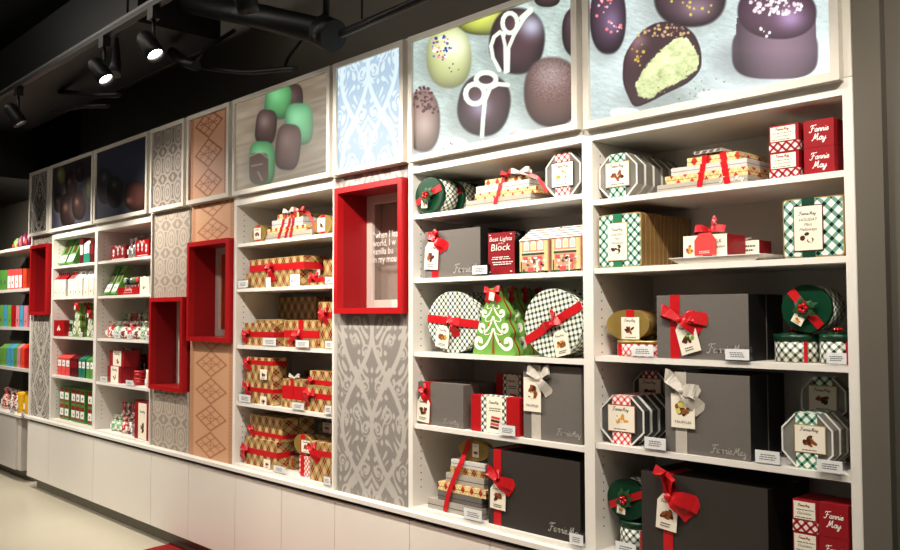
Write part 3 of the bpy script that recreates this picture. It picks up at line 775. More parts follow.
column('P2', 'tall taupe panel of interlocking ovals around the low red box', ovals((150, 138, 126), (180, 168, 154), 0, .185), (130, 420), 'red display box hung low in the oval patterned taupe panel', 298, 388.5, 149, 'sign_g')
zo = P(222, 270, .19)[1]
column('P3', 'tall tan panel with copper diamond lattice around the raised red box', diamonds((204, 160, 126), (172, 118, 86), 0, .165), (140, 420), 'red display box with an orange sign inside, in the tan diamond panel', 242.7, 341, 188.9, 'sign_o')
column('P4', 'tall grey damask panel below the glowing blue lightbox', damask((136, 130, 124), (174, 168, 160), .12), (190, 520), 'largest red display box holding white lettering on a taupe sign', 188.8, 313.8, 334.2, 'sign_g',
       (('\u201cwhen I lea', 'world, I w', 'vanilla bu', 'in my mou'), zq + .002, .0415, .050, .002))

# ------------------------------------------------------------------ the shelf run at the far left
lu = thing('shelf_unit', 'dark backed shelf unit with pale shelves at the far left edge', 'shelf unit', (-8.95, .2, 0))
MT['charback'] = plain('charcoal_back_panel', (64, 60, 54), .7)
MT['ltgrey'] = plain('pale_grey_laminate', (200, 194, 186), .4, var=.02)
LZ = (2.137, 1.752, 1.398, 1.024)
for z in LZ: M().box(-9.7, -8.27, .006, .40, z - .028, z, bev=.002).build('shelf', 'ltgrey', lu)
M().box(-9.7, -8.27, .40, .418, .60, 2.10).build('back_panel', 'charback', lu)
M().box(-9.7, -8.45, .10, .40, .001, .11).build('toe_kick', 'kick', lu)
M().box(-9.7, -8.43, .0, .40, .11, .585).build('base', 'ltgrey', lu)
for a, b_ in ((-9.7, -9.12), (-9.11, -8.52)): M().box(a, b_, -.02, -.001, .112, .575, bev=.002).build('door', 'ltgrey', lu)
M().box(-9.7, -8.38, -.03, .40, .588, .608).build('worktop', 'white', lu)

# ------------------------------------------------------------------ ceiling: track, spotlights, duct and pipes
TY, TZ = -.85, 2.96
tr = thing('light_track', 'black lighting track running along the ceiling above the shelves', 'light track', (-4, TY, TZ))
M().box(-9.5, .6, TY - .018, TY + .018, TZ - .02, TZ + .02).build('rail', 'black', tr)
MT['railhi'] = plain('grey_conductor_strip', (92, 90, 88), .4, metal=.4)
M().box(-9.5, .6, TY - .0195, TY - .0182, TZ + .002, TZ + .016).build('conductor_strip', 'railhi', tr)
for x in (-8.2, -6.4, -4.2, -2.4, -.6): M().tube([(x, TY, TZ + .02), (x, TY, 3.7)], .006).build('hanger_rod', 'black', tr)
def glow(name, c, s_):
    n = N(name); n.b.inputs['Emission Color'].default_value = c; n.b.inputs['Emission Strength'].default_value = s_; n.b.inputs['Base Color'].default_value = (.8, .8, .8, 1); return n.m
MT['lamp'] = glow('lit_lamp_face', (1, .95, .88, 1), 40)
def spot(x, label, aim, ln=.11, rr=.045, power=60, ang=112, show=True, z=2.735):
    t = thing('spotlight', label, 'spotlight', (x, TY, z))
    d = (Vector(aim) - Vector((x, TY, z))).normalized(); c = Vector((x, TY, z))
    M().box(x - .03, x + .03, TY - .02, TY + .02, TZ - .075, TZ - .021).tube([(x, TY, TZ - .075), (x, TY, z + .03)], .009).build('stem', 'black', t)
    mb = M(); mb.m = Matrix.Translation(c) @ d.to_track_quat('Z', 'Y').to_matrix().to_4x4()
    n_ = 28
    pr = [(.030, -ln), (rr * .95, -ln * .8), (rr, 0), (rr, .03), (rr - .006, .03), (rr - .008, .004)]
    rows = [mb.add([(r_ * math.cos(2 * math.pi * i / n_), r_ * math.sin(2 * math.pi * i / n_), q) for i in range(n_)]) for r_, q in pr]
    for a, b_ in zip(rows[:-1], rows[1:]):
        for i in range(n_): mb.face((a + i, a + (i + 1) % n_, b_ + (i + 1) % n_, b_ + i), [(0, 0)] * 4, 0, True)
    mb.face([rows[0] + i for i in range(n_ - 1, -1, -1)], [(0, 0)] * n_)
    mb.build('housing', 'black', t)
    mb = M(); mb.m = Matrix.Translation(c) @ d.to_track_quat('Z', 'Y').to_matrix().to_4x4()
    mb.vcyl(0, 0, rr - .009, .0, .006); mb.build('lamp_face', 'lamp', t)
    l = bpy.data.lights.new('spot_lamp', 'SPOT'); l.energy = power; l.color = (1, .935, .85); l.spot_size = R(ang); l.spot_blend = 1.0; l.shadow_soft_size = .022
    o = bpy.data.objects.new('spot_lamp', l); COL.objects.link(o); o.parent = t
    o.matrix_local = Matrix.Translation(d * .036) @ (-d).to_track_quat('Z', 'Y').to_matrix().to_4x4()
    return t
PW = 102
spot(-5.86, 'leftmost visible glowing black track spotlight', (-5.3, .1, 1.0), power=PW * 1.35)
spot(-4.485, 'black track spotlight second from the left, glowing round face', (-3.35, -.25, 1.15), power=PW * 1.25)
spot(-3.90, 'black track spotlight nearest the green and brown sweets picture', (-2.8, -.45, 1.2), power=PW * .6)
for x, nm in ((-8.6, 'black track spotlight above the shelf run at the far left edge'), (-7.3, 'black track spotlight above the narrow zebra print panel')): spot(x, nm, (x + .1 if x > -8 else x - .4, .1, 1.0 if x > -8 else 1.75), power=PW * 1.9)
for x, nm in ((-3.05, 'black track spotlight in front of the glowing blue damask lightbox'), (-2.2, 'black track spotlight above the shelves of the green tree boxes'), (-1.35, 'black track spotlight above the rightmost shelf unit'), (-.5, 'black track spotlight nearest the taupe wall at right')): spot(x, nm, (x - .75, .1, 1.0), power=PW * (.92 if x < -2 else .82 if x < -1 else .72))
# dim unlit fixture and hardware
t = thing('spotlight', 'small unlit black spotlight between the two left glowing ones', 'spotlight', (-4.95, -.6, 2.9))
M().tube([(-4.95, -.6, 3.1), (-4.95, -.6, 2.95), (-4.93, -.62, 2.88)], [.012, .03, .04]).build('housing', 'black', t)
d_ = tag(M().box(-8.2, -4.62, -.62, -.12, 3.11, 3.50).build('air_duct', 'black'), 'large black rectangular air duct above the left framed pictures', 'air duct')
t = thing('pipe', 'fat black pipe with a clamped end crossing the dark wall', 'pipe', (-3.3, -.3, 2.8))
q = lambda px, py, y: (P(px, py, y)[0], y, P(px, py, y)[1])
M().tube([q(190, 3, -.35), q(250, 14, -.33), q(327, 33, -.3)], .062, n=18).build('barrel', 'black', t)
M().tube([q(322, 31, -.3), q(334, 36, -.29)], .075, n=18).build('end_clamp', 'black', t)
t2 = tag(M().tube([q(341, 34, -.3), q(380, 17, -.3), q(470, -22, -.3), (q(470, -22, -.3)[0] + .1, -.3, 3.7)], .018, n=10).build('pipe', 'black'), 'thin black pipe rising to the right from the clamped pipe end', 'pipe')
for px, nm in ((326, 'thick black hanger rod above the clamped pipe end'), (362, 'thin black hanger rod hooked to the thin rising pipe')):
    a = q(px, 30 if px < 340 else 22, -.3); tag(M().tube([(a[0], a[1], a[2] + (.072 if px < 340 else .012)), (a[0], a[1], 3.7)], .016 if px < 340 else .005).build('hanger_rod', 'black'), nm, 'rod')
t = thing('cable_arm', 'black bent cable arm hanging in front of the wall above the tan panel', 'cable arm', q(250, 72, -.2))
M().tube(catmull([q(196, 66, -.2), q(222, 70, -.2), q(250, 72, -.2), q(275, 70, -.2), q(297, 68, -.2)], 4), .014, n=8).build('arm', 'black', t)
M().tube([q(285, 66, -.2), q(288, 58, -.1), q(301, 41, .1)], .008).build('strut', 'black', t)
t = thing('ceiling_bracket', 'black bracket with brace under the duct near the small pipe', 'bracket', q(195, 60, -.3))
M().tube([q(172, 52, -.3), q(185, 62, -.3), q(196, 66, -.3)], .03, n=10).tube([q(196, 66, -.3), q(204, 50, -.2), q(235, 30, -.1)], .012).build('brace', 'black', t)
t = thing('cable_arm', 'lower dark arm at the left of the duct below the spotlights', 'cable arm', q(100, 92, -.4))
M().tube([q(52, 112, -.4), q(85, 106, -.4), q(108, 106, -.4)], .014).tube([q(60, 92, -.4), q(95, 95, -.4), q(119, 95, -.4)], .018).tube([q(60, 92, -.4), (q(60, 92, -.4)[0], -.4, 3.108)], .012).build('arm', 'black', t)
tag(M().box(-12.9, -8.27, -.3, .40, 2.72, 3.69).build('hanging_soffit', 'black'), 'black soffit hanging over the far left shelves', 'soffit')

# ------------------------------------------------------------------ unseen fill lamps added for brightness, and ambient light
def area(loc, rot, sx, sy, e, col=(1, .93, .84)):
    l = bpy.data.lights.new('shop_light', 'AREA'); l.shape = 'RECTANGLE'; l.size = sx; l.size_y = sy; l.energy = e; l.color = col
    o = bpy.data.objects.new('shop_light', l); COL.objects.link(o); o.location = loc; o.rotation_euler = rot
area((-5.2, -3.4, 3.5), (R(28), 0, 0), 7, 1.2, 6)  # unseen soft fill added behind the camera, no fixture modelled
area((-1.0, -3.6, 3.3), (R(50), 0, R(12)), 2.4, 1.2, 2)
def low_spot(x, y, z, aim, e, ang):
    l = bpy.data.lights.new('aisle_spot', 'SPOT'); l.energy = e; l.color = (1, .95, .88); l.spot_size = R(ang); l.spot_blend = 1.0; l.shadow_soft_size = .05
    o = bpy.data.objects.new('aisle_spot', l); COL.objects.link(o); o.location = (x, y, z)
    o.rotation_euler = (Vector(aim) - Vector((x, y, z))).to_track_quat('-Z', 'Y').to_euler()
for x in (-8.4, -7.2, -6.0, -4.8, -3.6, -2.4, -1.2): low_spot(x, -2.9, 3.3, (x - .1, -.15, .10), 185 if x < -5 else 105 if x < -3 else 34, 42)  # unseen spots added to brighten the base doors and floor
area((-3.5, -1.75, 3.64), (R(75), 0, 0), 7, .3, 52)  # unseen strip added to lift the wall above the cabinets
area((.2, -2.2, 2.6), (R(75), 0, R(25)), .6, .6, 5)  # unseen panel added to brighten the taupe wall at right
w = bpy.data.worlds.new('world'); SC.world = w; w.use_nodes = True
w.node_tree.nodes['Background'].inputs[0].default_value = (.9, .85, .78, 1); w.node_tree.nodes['Background'].inputs[1].default_value = .11
# ------------------------------------------------------------------ goods: measuring helpers
def fr(xl, xr, yt, yb, y):
    ym = (yt + yb) / 2; xc = (xl + xr) / 2
    x0, x1 = P(xl, ym, y)[0], P(xr, ym, y)[0]
    return x0, x1, P(xc, yt, y)[1] - P(xc, yb, y)[1]
E_ = .0008
def cluster(mb, cx, cz, w, h, y, mis, n_=9, seed=0):
    """printed picture of a heap of sweets"""
    r_ = random.Random(seed)
    for i in range(n_):
        t = r_.random() * 6.28; q = math.sqrt(r_.random()) * .62
        x, z = cx + w / 2 * q * math.cos(t), cz + h / 2 * q * math.sin(t) - h * .05
        rx, rz = w * (.10 + .09 * r_.random()), h * (.10 + .08 * r_.random()); a0 = r_.random() * 3
        mb.flat([(x + rx * math.cos(a) * math.cos(a0) - rz * math.sin(a) * math.sin(a0), z + rx * math.cos(a) * math.sin(a0) + rz * math.sin(a) * math.cos(a0)) for a in [k * .785 for k in range(8)]], y - i * .00008, mis[r_.randrange(len(mis))])
def tiny_lines(mb, x0, x1, z, n_, dz, y, mi):
    r_ = random.Random(int(x0 * 1e4) + n_)
    for k in range(n_):
        x = x0 + (x1 - x0) * .08 * r_.random(); e = x1 - (x1 - x0) * .25 * r_.random()
        while x < e:
            w = (x1 - x0) * (.06 + .1 * r_.random()); zz = z - k * dz
            mb.flat([(x, zz), (min(e, x + w), zz), (min(e, x + w), zz + dz * .42), (x, zz + dz * .42)], y, mi); x += w * 1.25
def paper_label(t, x0, x1, z0, z1, y, kind='choc', edge=None, name='label', parent=None, text=None, base='tag', seed=0, logo_mat='ink'):
    """square printed label with maker's script, picture and caption"""
    p = parent or t; w, h = x1 - x0, z1 - z0
    if edge: M().box(x0 - w * .03, x1 + w * .03, y - .0012, y - .0002, z0 - w * .03, z1 + w * .03).build('label_border', edge, p)
    lb = M().box(x0, x1, y - .0022, y - .0013, z0, z1).build(name, base, p)
    yy = y - .0026
    pics = {'choc': ['choc', 'choc2'], 'nut': ['nut', 'choc2'], 'cookie': ['nut', 'cream'], 'mix': ['choc', 'choc2', 'cream', 'lemon'], 'mint': ['cream', 'choc', 'cream'], 'green': ['lime', 'choc', 'lime']}[kind]
    mb = M()
    if h > w * 1.15: cluster(mb, (x0 + x1) / 2, z0 + h * .32, w * .8, h * .36, yy, list(range(len(pics))), 10, seed)
    else: cluster(mb, (x0 + x1) / 2, z0 + h * .46, w * .72, h * .46, yy, list(range(len(pics))), 11, seed)
    mb.build('picture', pics, lb)
    lm = M(); logo1(lm, x0 + w * .18, z1 - h * .20, w * .60, yy, 0, .24)
    if text:
        for k, ln in enumerate(text): put_text(lm, ln, (x0 + x1) / 2, z1 - h * (.34 + .11 * k), w * .15, yy, 0, shear=.25, center=True)
    else: tiny_lines(lm, x0 + w * .2, x1 - w * .15, z0 + h * .07, 1, h * .08, yy, 0)
    lm.build('lettering', logo_mat, lb)
    return lb
def hang_tag(t, cx, zt, w, h, y, kind='choc', tilt=0, seed=0, mat='tag', words=None, square=False, parent=None):
    """gift tag with clipped corners, hanging from (cx, zt)"""
    mb = M(); T = Matrix.Translation((cx, 0, zt)) @ Matrix.Rotation(R(tilt), 4, 'Y') @ Matrix.Translation((-cx, 0, -zt))
    mb.m = T; c_ = 0 if square else w * .24
    poly = [(cx - w / 2, zt - h), (cx + w / 2, zt - h), (cx + w / 2, zt - c_ * 1.3), (cx + w / 2 - c_, zt), (cx - w / 2 + c_, zt), (cx - w / 2, zt - c_ * 1.3)]
    if square: poly = [poly[0], poly[1], (cx + w / 2, zt), (cx - w / 2, zt)]
    mb.prism(poly, y - .002, y); tg = mb.build('gift_tag', mat, parent or t)
    if kind:
        pics = {'choc': ['choc', 'choc2'], 'mix': ['choc', 'choc2', 'cream', 'lemon'], 'green': ['choc', 'lime', 'choc'], 'nut': ['choc2', 'nut']}[kind]
        mb = M(); mb.m = T; cluster(mb, cx, zt - h * (.40 if words else .52), w * .85, h * (.5 if words else .40), y - .0025, list(range(len(pics))), 24 if words else 13, seed); mb.build('picture', pics, tg)
    mb = M(); mb.m = T
    if words:
        for k, ln in enumerate(words): put_text(mb, ln, cx, zt - h * (.86 - .0 * k) - k * h * .08, h * .1, y - .003, center=True, width=w * .72)
    else:
        if h > w: logo1(mb, cx - w * .32, zt - h * .24, w * .6, y - .003, 0, .22)
        tiny_lines(mb, cx - w * .3, cx + w * .3, zt - h * .84, 2, h * .07, y - .003, 0)
    mb.build('lettering', 'ink' if mat != 'pinktag' else 'logo_w', tg)
    return tg
def bow(t, cx, cz, y, s, mat='satin', loops=((-1, .25), (.8, .35)), tails=((1.3, -.9),), w=.42, parent=None):
    """ribbon bow; loop ends and tail ends are offsets in units of s; sits just in front of depth y"""
    p = parent or t; mb = M(); W_ = s * w
    for i, (lx, lz) in enumerate(loops):
        pts = []
        for k in range(13):
            a = math.pi * 2 * k / 12; f = math.sin(a / 2) ** .8
            pts.append((cx + s * lx * f, y - s * (.10 + .13 * math.sin(a)), cz + s * lz * f + s * .10 * math.sin(a)))
        mb.strip(pts, W_ * 1.0, side=(-lz * .5, .25, abs(lx) + .2), taper=[.5] + [.75, .95, 1.05, 1.1, 1.1, 1.1, 1.1, 1.1, 1.05, .95, .75] + [.5])
    for i, (tx, tz) in enumerate(tails):
        pts = [(cx + s * tx * k / 6, y - s * (.12 + .14 * math.sin(math.pi * k / 6 * 1.5) + .02 * i), cz + s * tz * (k / 6) + s * .10 * math.sin(math.pi * k / 6)) for k in range(7)]
        mb.strip(pts, W_ * 1.1, side=(-tz, .15, tx if abs(tx) > .2 else .6), taper=[.5, .7, .9, 1.0, 1.05, 1.1, 1.15])
    b_ = mb.build('bow', mat, p)
    M().ball((cx, y - s * .2, cz), s * .15, n=10, sz=1.1).build('knot', mat, b_)
    return b_
def vband(t, x0, x1, yf, yb_, z0, z1, mat='satin', name='ribbon', parent=None, e=.0012):
    """ribbon running up the front and over the top of a box"""
    mb = M().box(x0, x1, yf - e, yf - E_ * .3, z0, z1).box(x0, x1, yf - e, yb_, z1 + E_ * .3, z1 + e)
    return mb.build(name, mat, parent or t)
def hband(t, x0, x1, yf, yb_, z0, z1, mat='satin', name='ribbon', e=.0012):
    mb = M().box(x0 - e, x1 + e, yf - e, yf - E_ * .3, z0, z1).box(x1 + E_ * .3, x1 + e, yf, yb_, z0, z1).box(x0 - e, x0 - E_ * .3, yf, yb_, z0, z1)
    return mb.build(name, mat, t)
def T_(name, label, cat, x0, x1, y0, y1, z, group=None): return thing(name, label, cat, ((x0 + x1) / 2, (y0 + y1) / 2, z), group)
G_HOLD = None
def holder(xl, xr, yt, yb, y, z, label, seed=0):
    """small clear acrylic price holder with its card"""
    x0, x1, h = fr(xl, xr, yt, yb, y); d = .022; z += E_
    t = T_('price_holder', label, 'price holder', x0, x1, y, y + d, z)
    mb = M().box(x0, x1, y + d - .003, y + d, z, z + h).box(x0, x1, y, y + .0025, z, z + h * .97)
    mb.box(x0, x1, y + .0026, y + d - .0031, z, z + .003).box(x0, x0 + .002, y + .0026, y + d - .0031, z + .0031, z + h * .97).box(x1 - .002, x1, y + .0026, y + d - .0031, z + .0031, z + h * .97)
    mb.build('acrylic_block', 'clear', t)
    cd = M().box(x0 + .0035, x1 - .0035, y + .004, y + .005, z + .0035, z + h * .80).build('card', 'paper', t)
    mb = M(); w = x1 - x0; tiny_lines(mb, x0 + w * .2, x1 - w * .15, z + h * .52, 3, h * .13, y + .0036, 0); mb.build('print', 'grey', cd)
    return t
def grey_box(t, x0, x1, y0, y1, z0, h, mat='grey', bev=.002):
    lid = h
    return M().box(x0, x1, y0, y1, z0, z0 + h, bev=bev).build('box_body', mat, t)

# ================================================================== BAY 4 (rightmost)
S = SH['B4']; SZ = [z + E_ for z in S] + [ZB + E_]
def octo(xl, xr, yt, yb, y, z, dp, label, n_, pitch, band, kind, body='plastic', lab=(.2, .8, .27, .8), seed=0, edge=None, rowlabels=(), group=None, tilt=0):
    x0, x1, h = fr(xl, xr, yt, yb, y); c_ = (x1 - x0) * .28; cz = h * .28; w = x1 - x0
    t = T_('octagonal_box', label, 'candy box', x0, x1, y, y + dp, z, group)
    pl = [(x0 + c_, z), (x1 - c_, z), (x1, z + cz), (x1, z + h - cz), (x1 - c_, z + h), (x0 + c_, z + h), (x0, z + h - cz), (x0, z + cz)]
    M().prism(pl, y + .004, y + dp - .004, 0).build('tray', body, t)
    k = .94; cx, czc = (x0 + x1) / 2, z + h / 2
    for ya, yb_ in ((y, y + .0039), (y + dp - .0039, y + dp)):
        inn = [(cx + (a - cx) * k, czc + (b_ - czc) * k) for a, b_ in pl]; mb = M()
        for i in range(8):
            j = (i + 1) % 8; mb.prism([pl[i], pl[j], inn[j], inn[i]], ya, yb_)
        mb.build('rim', 'rim', t)
    bx0, bx1 = x0 + w * .29, x1 - w * .29
    M().box(bx0, bx1, y - .0012, y - .0002, z + .0002, z + h).box(bx0, bx1, y - .0012, y + dp, z + h + .0002, z + h + .0012).build('paper_band', band, t)
    paper_label(t, x0 + w * lab[0], x0 + w * lab[1], z + h * lab[2], z + h * lab[3], y - .0013, kind, edge, seed=seed)
    for i in range(1, n_): dup(t, 0, pitch * i, 0, rowlabels[i - 1])
    return t
ordn = ['second', 'third', 'fourth', 'fifth', 'sixth', 'seventh', 'eighth', 'ninth', 'tenth', 'eleventh', 'twelfth', 'thirteenth', 'fourteenth']
octo(599, 637, 150, 194.5, .035, SZ[0], .047, 'front clear octagonal box with green plaid band and nut label, top right shelf', 6, .054, 'tg', 'choc', seed=1, edge='goldedge',
     rowlabels=[ordn[i] + ' clear octagonal box from the front of the top right shelf row' for i in range(5)])
# gift tower
def tower(label, lv, z, x_off=0, gap=.0006):
    """lv: list of (xl, xr, yt, yb, y, depth, material)"""
    x0, x1, _ = fr(lv[0][0], lv[0][1], lv[0][2], lv[0][3], lv[0][4])
    t = T_('gift_tower', label, 'gift tower', x0, x1, lv[0][4], lv[0][4] + lv[0][5], z)
    zz = z; out = []
    for (xl, xr, yt, yb, y, d, m_) in lv:
        a, b_, h = fr(xl, xr, yt, yb, y)
        o = M().box(a, b_, y, y + d, zz, zz + h, bev=.0015).build('gift_box', m_, t)
        mb = M().box(a - .0005, b_ + .0005, y - .0006, y + d + .0006, zz + h * .42, zz + h * .46).build('lid_edge', 'dark', o)
        out.append((a, b_, y, zz, zz + h, d)); zz += h + gap
    return t, out
t, o = tower('stepped tower of gold and silver gift boxes tied with red ribbon, top right shelf',
    [(657, 747.5, 176.5, 184.5, .03, .24, 'grey2'), (665, 748, 168.5, 176.5, .035, .22, 'arg_t'), (671, 747, 160.5, 168.5, .04, .22, 'silver'), (687, 739, 152, 160.5, .05, .19, 'arg_t')], SZ[0])
ztop = o[3][4]
x = P(704, 165, .03)[0]; x2 = P(732, 165, .03)[0]
def drape(t, pts, w, mat='satin', name='ribbon', side=(1, 0, 0)): return M().strip(pts, w, side=side).build(name, mat, t)
def fall(px_b, px_t, o, yb_=-.004):
    """ribbon from the lowest box front up over each step to the top"""
    xb, xt = P(px_b, 180, .03)[0], P(px_t, 150, .05)[0]; z0_, z1_ = o[0][3], o[-1][4]; pts = []
    for (a, b_, y, za, zb_, d) in o:
        for z_ in (za + .003, zb_ - .001):
            f = (z_ - z0_) / (z1_ - z0_); pts.append((xb + (xt - xb) * f, y + yb_, z_))
    pts.append((xt, o[-1][2] - .004, z1_ + .003)); pts.append((xt, o[-1][2] + .03, z1_ + .004))
    return pts
drape(t, fall(700, 705.5, o), .020); drape(t, fall(728.5, 723, o), .022)
yy = o[3][2]
cx_ = P(708, 145, .05)[0]
M().box(cx_ - .048, cx_ + .055, yy - .01, yy + .06, ztop + .006, ztop + .017).build('gift_card', 'silverrib', t)
mb = M()
for i in range(5): mb.box(cx_ - .04 + i * .02, cx_ - .03 + i * .02, yy - .011, yy + .061, ztop + .0172, ztop + .018)
for i in range(4): mb.quad([(cx_ - .046 + i * .026, yy - .0105, ztop + .007), (cx_ - .030 + i * .026, yy - .0105, ztop + .007), (cx_ - .022 + i * .026, yy - .0105, ztop + .016), (cx_ - .038 + i * .026, yy - .0105, ztop + .016)])
mb.build('stripe', 'ink', t)
lm = M(); logo1(lm, P(720, 178, .03)[0], o[0][3] + .012, .085, .0285); lm.build('lettering', 'logo_w', t)
# label boxes
def label_box(xl, xr, yt, yb, y, z, d, label, plaid='trd', h=None, x_=None):
    x0, x1, hh = fr(xl, xr, yt, yb, y); h = h or hh
    t = T_('candy_box', label, 'candy box', x0, x1, y, y + d, z)
    w = x1 - x0
    M().box(x0, x1, y, y + d, z, z + h, bev=.001).build('box_body', 'redbox', t)
    M().box(x0, x1 - .0, y - .0012, y - .0002, z + .001, z + h * .35).box(x1 + .0002, x1 + .0012, y, y + d, z + .001, z + h * .35).build('plaid_band', plaid, t)
    lb = M().box(x0 + w * .05, x1 - w * .10, y - .0012, y - .0002, z + h * .40, z + h * .94).build('label', 'tag', t)
    mb = M(); logo1(mb, x0 + w * .22, z + h * .80, w * .46, y - .0017, 0, .3); mb.build('lettering', 'logo_r', lb)
    mb = M(); tiny_lines(mb, x0 + w * .12, x1 - w * .14, z + h * .68, 1, h * .06, y - .0017, 0); put_text(mb, 'Chocolates', x0 + w * .46, z + h * .55, h * .11, y - .0017, shear=.3, center=True, width=w * .55); tiny_lines(mb, x0 + w * .1, x1 - w * .14, z + h * .44, 1, h * .06, y - .0017, 0)
    mb.build('caption', 'ink', lb)
    return t, h
t1, h_ = label_box(769.5, 799, 148, 175, .04, SZ[0], .10, 'lower red box with white label and red plaid band, on the top right shelf')
dup(t1, 0, 0, h_ + E_, 'upper red box with white label and red plaid band, on the top right shelf')
def red_cube(xl, xr, yt, yb, y, z, d, label):
    x0, x1, h = fr(xl, xr, yt, yb, y)
    t = T_('candy_box', label, 'candy box', x0, x1, y, y + d, z)
    M().box(x0, x1, y, y + d, z, z + h, bev=.001).build('box_body', 'redbox', t)
    mb = M(); logo2(mb, (x0 + x1) / 2 + .002, z + h * .55, (x1 - x0) * .62, y - .0005); mb.build('lettering', 'logo_w', t)
    return t, h
t1, h_ = red_cube(804, 834.3, 143.5, 171, .04, SZ[0], .10, 'lower bright red cube box with white script, on the top right shelf')
dup(t1, 0, 0, h_ + E_, 'upper bright red cube box with white script, on the top right shelf')
# gold edged tins
def tin(xl, xr, yt, yb, y, z, d, label, n_, pitch, plaid='tg', rib='greenrib', lab=(.24, .68, .13, .82), words=None, rows=None, kind='mint', seed=2):
    x0, x1, h = fr(xl, xr, yt, yb, y); w = x1 - x0
    t = T_('candy_tin', label, 'candy tin', x0, x1, y, y + d, z)
    def rr(a, b_, c_, d_, r_):
        return [(px + r_ * math.cos(q), pz + r_ * math.sin(q)) for (px, pz, s0) in ((b_ - r_, c_ + r_, -90), (b_ - r_, d_ - r_, 0), (a + r_, d_ - r_, 90), (a + r_, c_ + r_, 180)) for q in [R(s0 + k * 22.5) for k in range(5)]]
    M().prism(rr(x0, x1, z, z + h, .012), y + .002, y + d, 0).build('tin_body', 'tinside', t)
    M().prism(rr(x0, x1, z, z + h, .012), y + .0002, y + .0019).build('lid_rim', 'goldedge', t)
    M().prism(rr(x0 + .004, x1 - .004, z + .004, z + h - .004, .010), y - .001, y + .0001).build('lid_print', plaid, t)
    bx = x0 + w * (lab[0] + lab[1]) / 2
    M().box(bx - w * .105, bx + w * .105, y - .0022, y - .0012, z + .001, z + h).build('paper_band', rib, t)
    paper_label(t, x0 + w * lab[0], x0 + w * lab[1], z + h * lab[2], z + h * lab[3], y - .0024, kind, 'goldedge' if plaid == 'tg' else 'dred', text=words, seed=seed, base='cream')
    for i in range(1, n_): dup(t, 0, pitch * i, 0, rows[i - 1])
    return t
tin(598.7, 641.5, 213, 266.5, .02, SZ[1], .0235, 'front gold edged tin with green plaid lid at the left of its shelf', 12, .0272, rows=[ordn[i] + ' gold edged tin from the front in the long tin row' for i in range(11)], words=('HOLIDAY', 'Mint', 'Meltaways'))
tin(783, 844.5, 197, 257, .012, SZ[1], .05, 'large green plaid tin with dark green band beside the right end panel', 1, 0, 'tg_big', 'dgreenrib', lab=(.20, .66, .12, .86), words=('HOLIDAY', 'Mint', 'Meltaways'), seed=5)
# white boxes on the tray
x0, x1, _ = fr(668, 760, 255, 262, .0)
t = T_('tray', 'flat white serving tray under the small white boxes', 'tray', x0, x1, .0, .30, SZ[1])
mb = M(); z = SZ[1]; pts = [(x0, .004, z + .018), (x1, .004, z + .018), (x1 + .01, .24, z + .018), (x0 + .005, .24, z + .018)]
b = mb.add(pts + [(x0 + .03, .02, z), (x1 - .03, .02, z), (x1 - .02, .22, z), (x0 + .03, .22, z)] + [(p[0], p[1], p[2] + .003) for p in pts])
for i in range(4):
    j = (i + 1) % 4; mb.face((b + 4 + i, b + 4 + j, b + j, b + i), [(0, 0)] * 4); mb.face((b + i, b + j, b + 8 + j, b + 8 + i), [(0, 0)] * 4)
mb.face((b + 8, b + 9, b + 10, b + 11), [(0, 0)] * 4); mb.face((b + 7, b + 6, b + 5, b + 4), [(0, 0)] * 4); mb.build('dish', 'white', t)
zt_ = SZ[1] + .0215
x0, x1, h = fr(683.3, 727, 234.3, 256, .03)
t = T_('candy_box', 'white box with coral tag and red bow standing on the tray', 'candy box', x0, x1, .03, .15, zt_)
M().box(x0, x1 - .0, .03, .15, zt_, zt_ + h, mi=0, mf=1).build('box_body', ['redbox', 'tag'], t)
mb = M(); cluster(mb, x0 + .025, zt_ + .03, .04, .04, .0292, [0, 1], 8, 3); mb.build('picture', ['choc2', 'nut'], t)
vband(t, P(703, 245, .03)[0], P(712, 245, .03)[0], .0285, .10, zt_, zt_ + h)
hang_tag(t, P(705, 240, .02)[0], zt_ + h + .006, 0.080, .075, .022, None, 0, mat='pinktag')
bow(t, P(712, 235, .05)[0], zt_ + h + .012, .045, .052, loops=((-1.1, .15), (.45, .8)), tails=((-1.1, .25), (1.0, .1)))
mb = M(); put_text(mb, 'MILK', x1 - .055, zt_ + h * .62, .016, .0292, shear=.2); put_text(mb, 'Chocolate', x1 - .058, zt_ + h * .38, .012, .0292, shear=.2); mb.build('lettering', 'ink', t)
x0, x1, h = fr(737, 754, 238.5, 255, .12)
t = T_('candy_box', 'small shaded box with red side behind the tagged white box', 'candy box', x0, x1, .12, .22, zt_)
M().box(x0 - .03, x1, .155, .24, zt_, zt_ + h, mi=0, mf=1).build('box_body', ['redbox', 'tag'], t)
mb = M(); tiny_lines(mb, x0, x1 - .01, zt_ + h * .6, 3, .014, .1545, 0); mb.build('lettering', 'ink', t)
bow(t, x0, zt_ + h + .004, .17, .03, 'silverrib', loops=((-.9, .2), (.9, .2)), tails=())
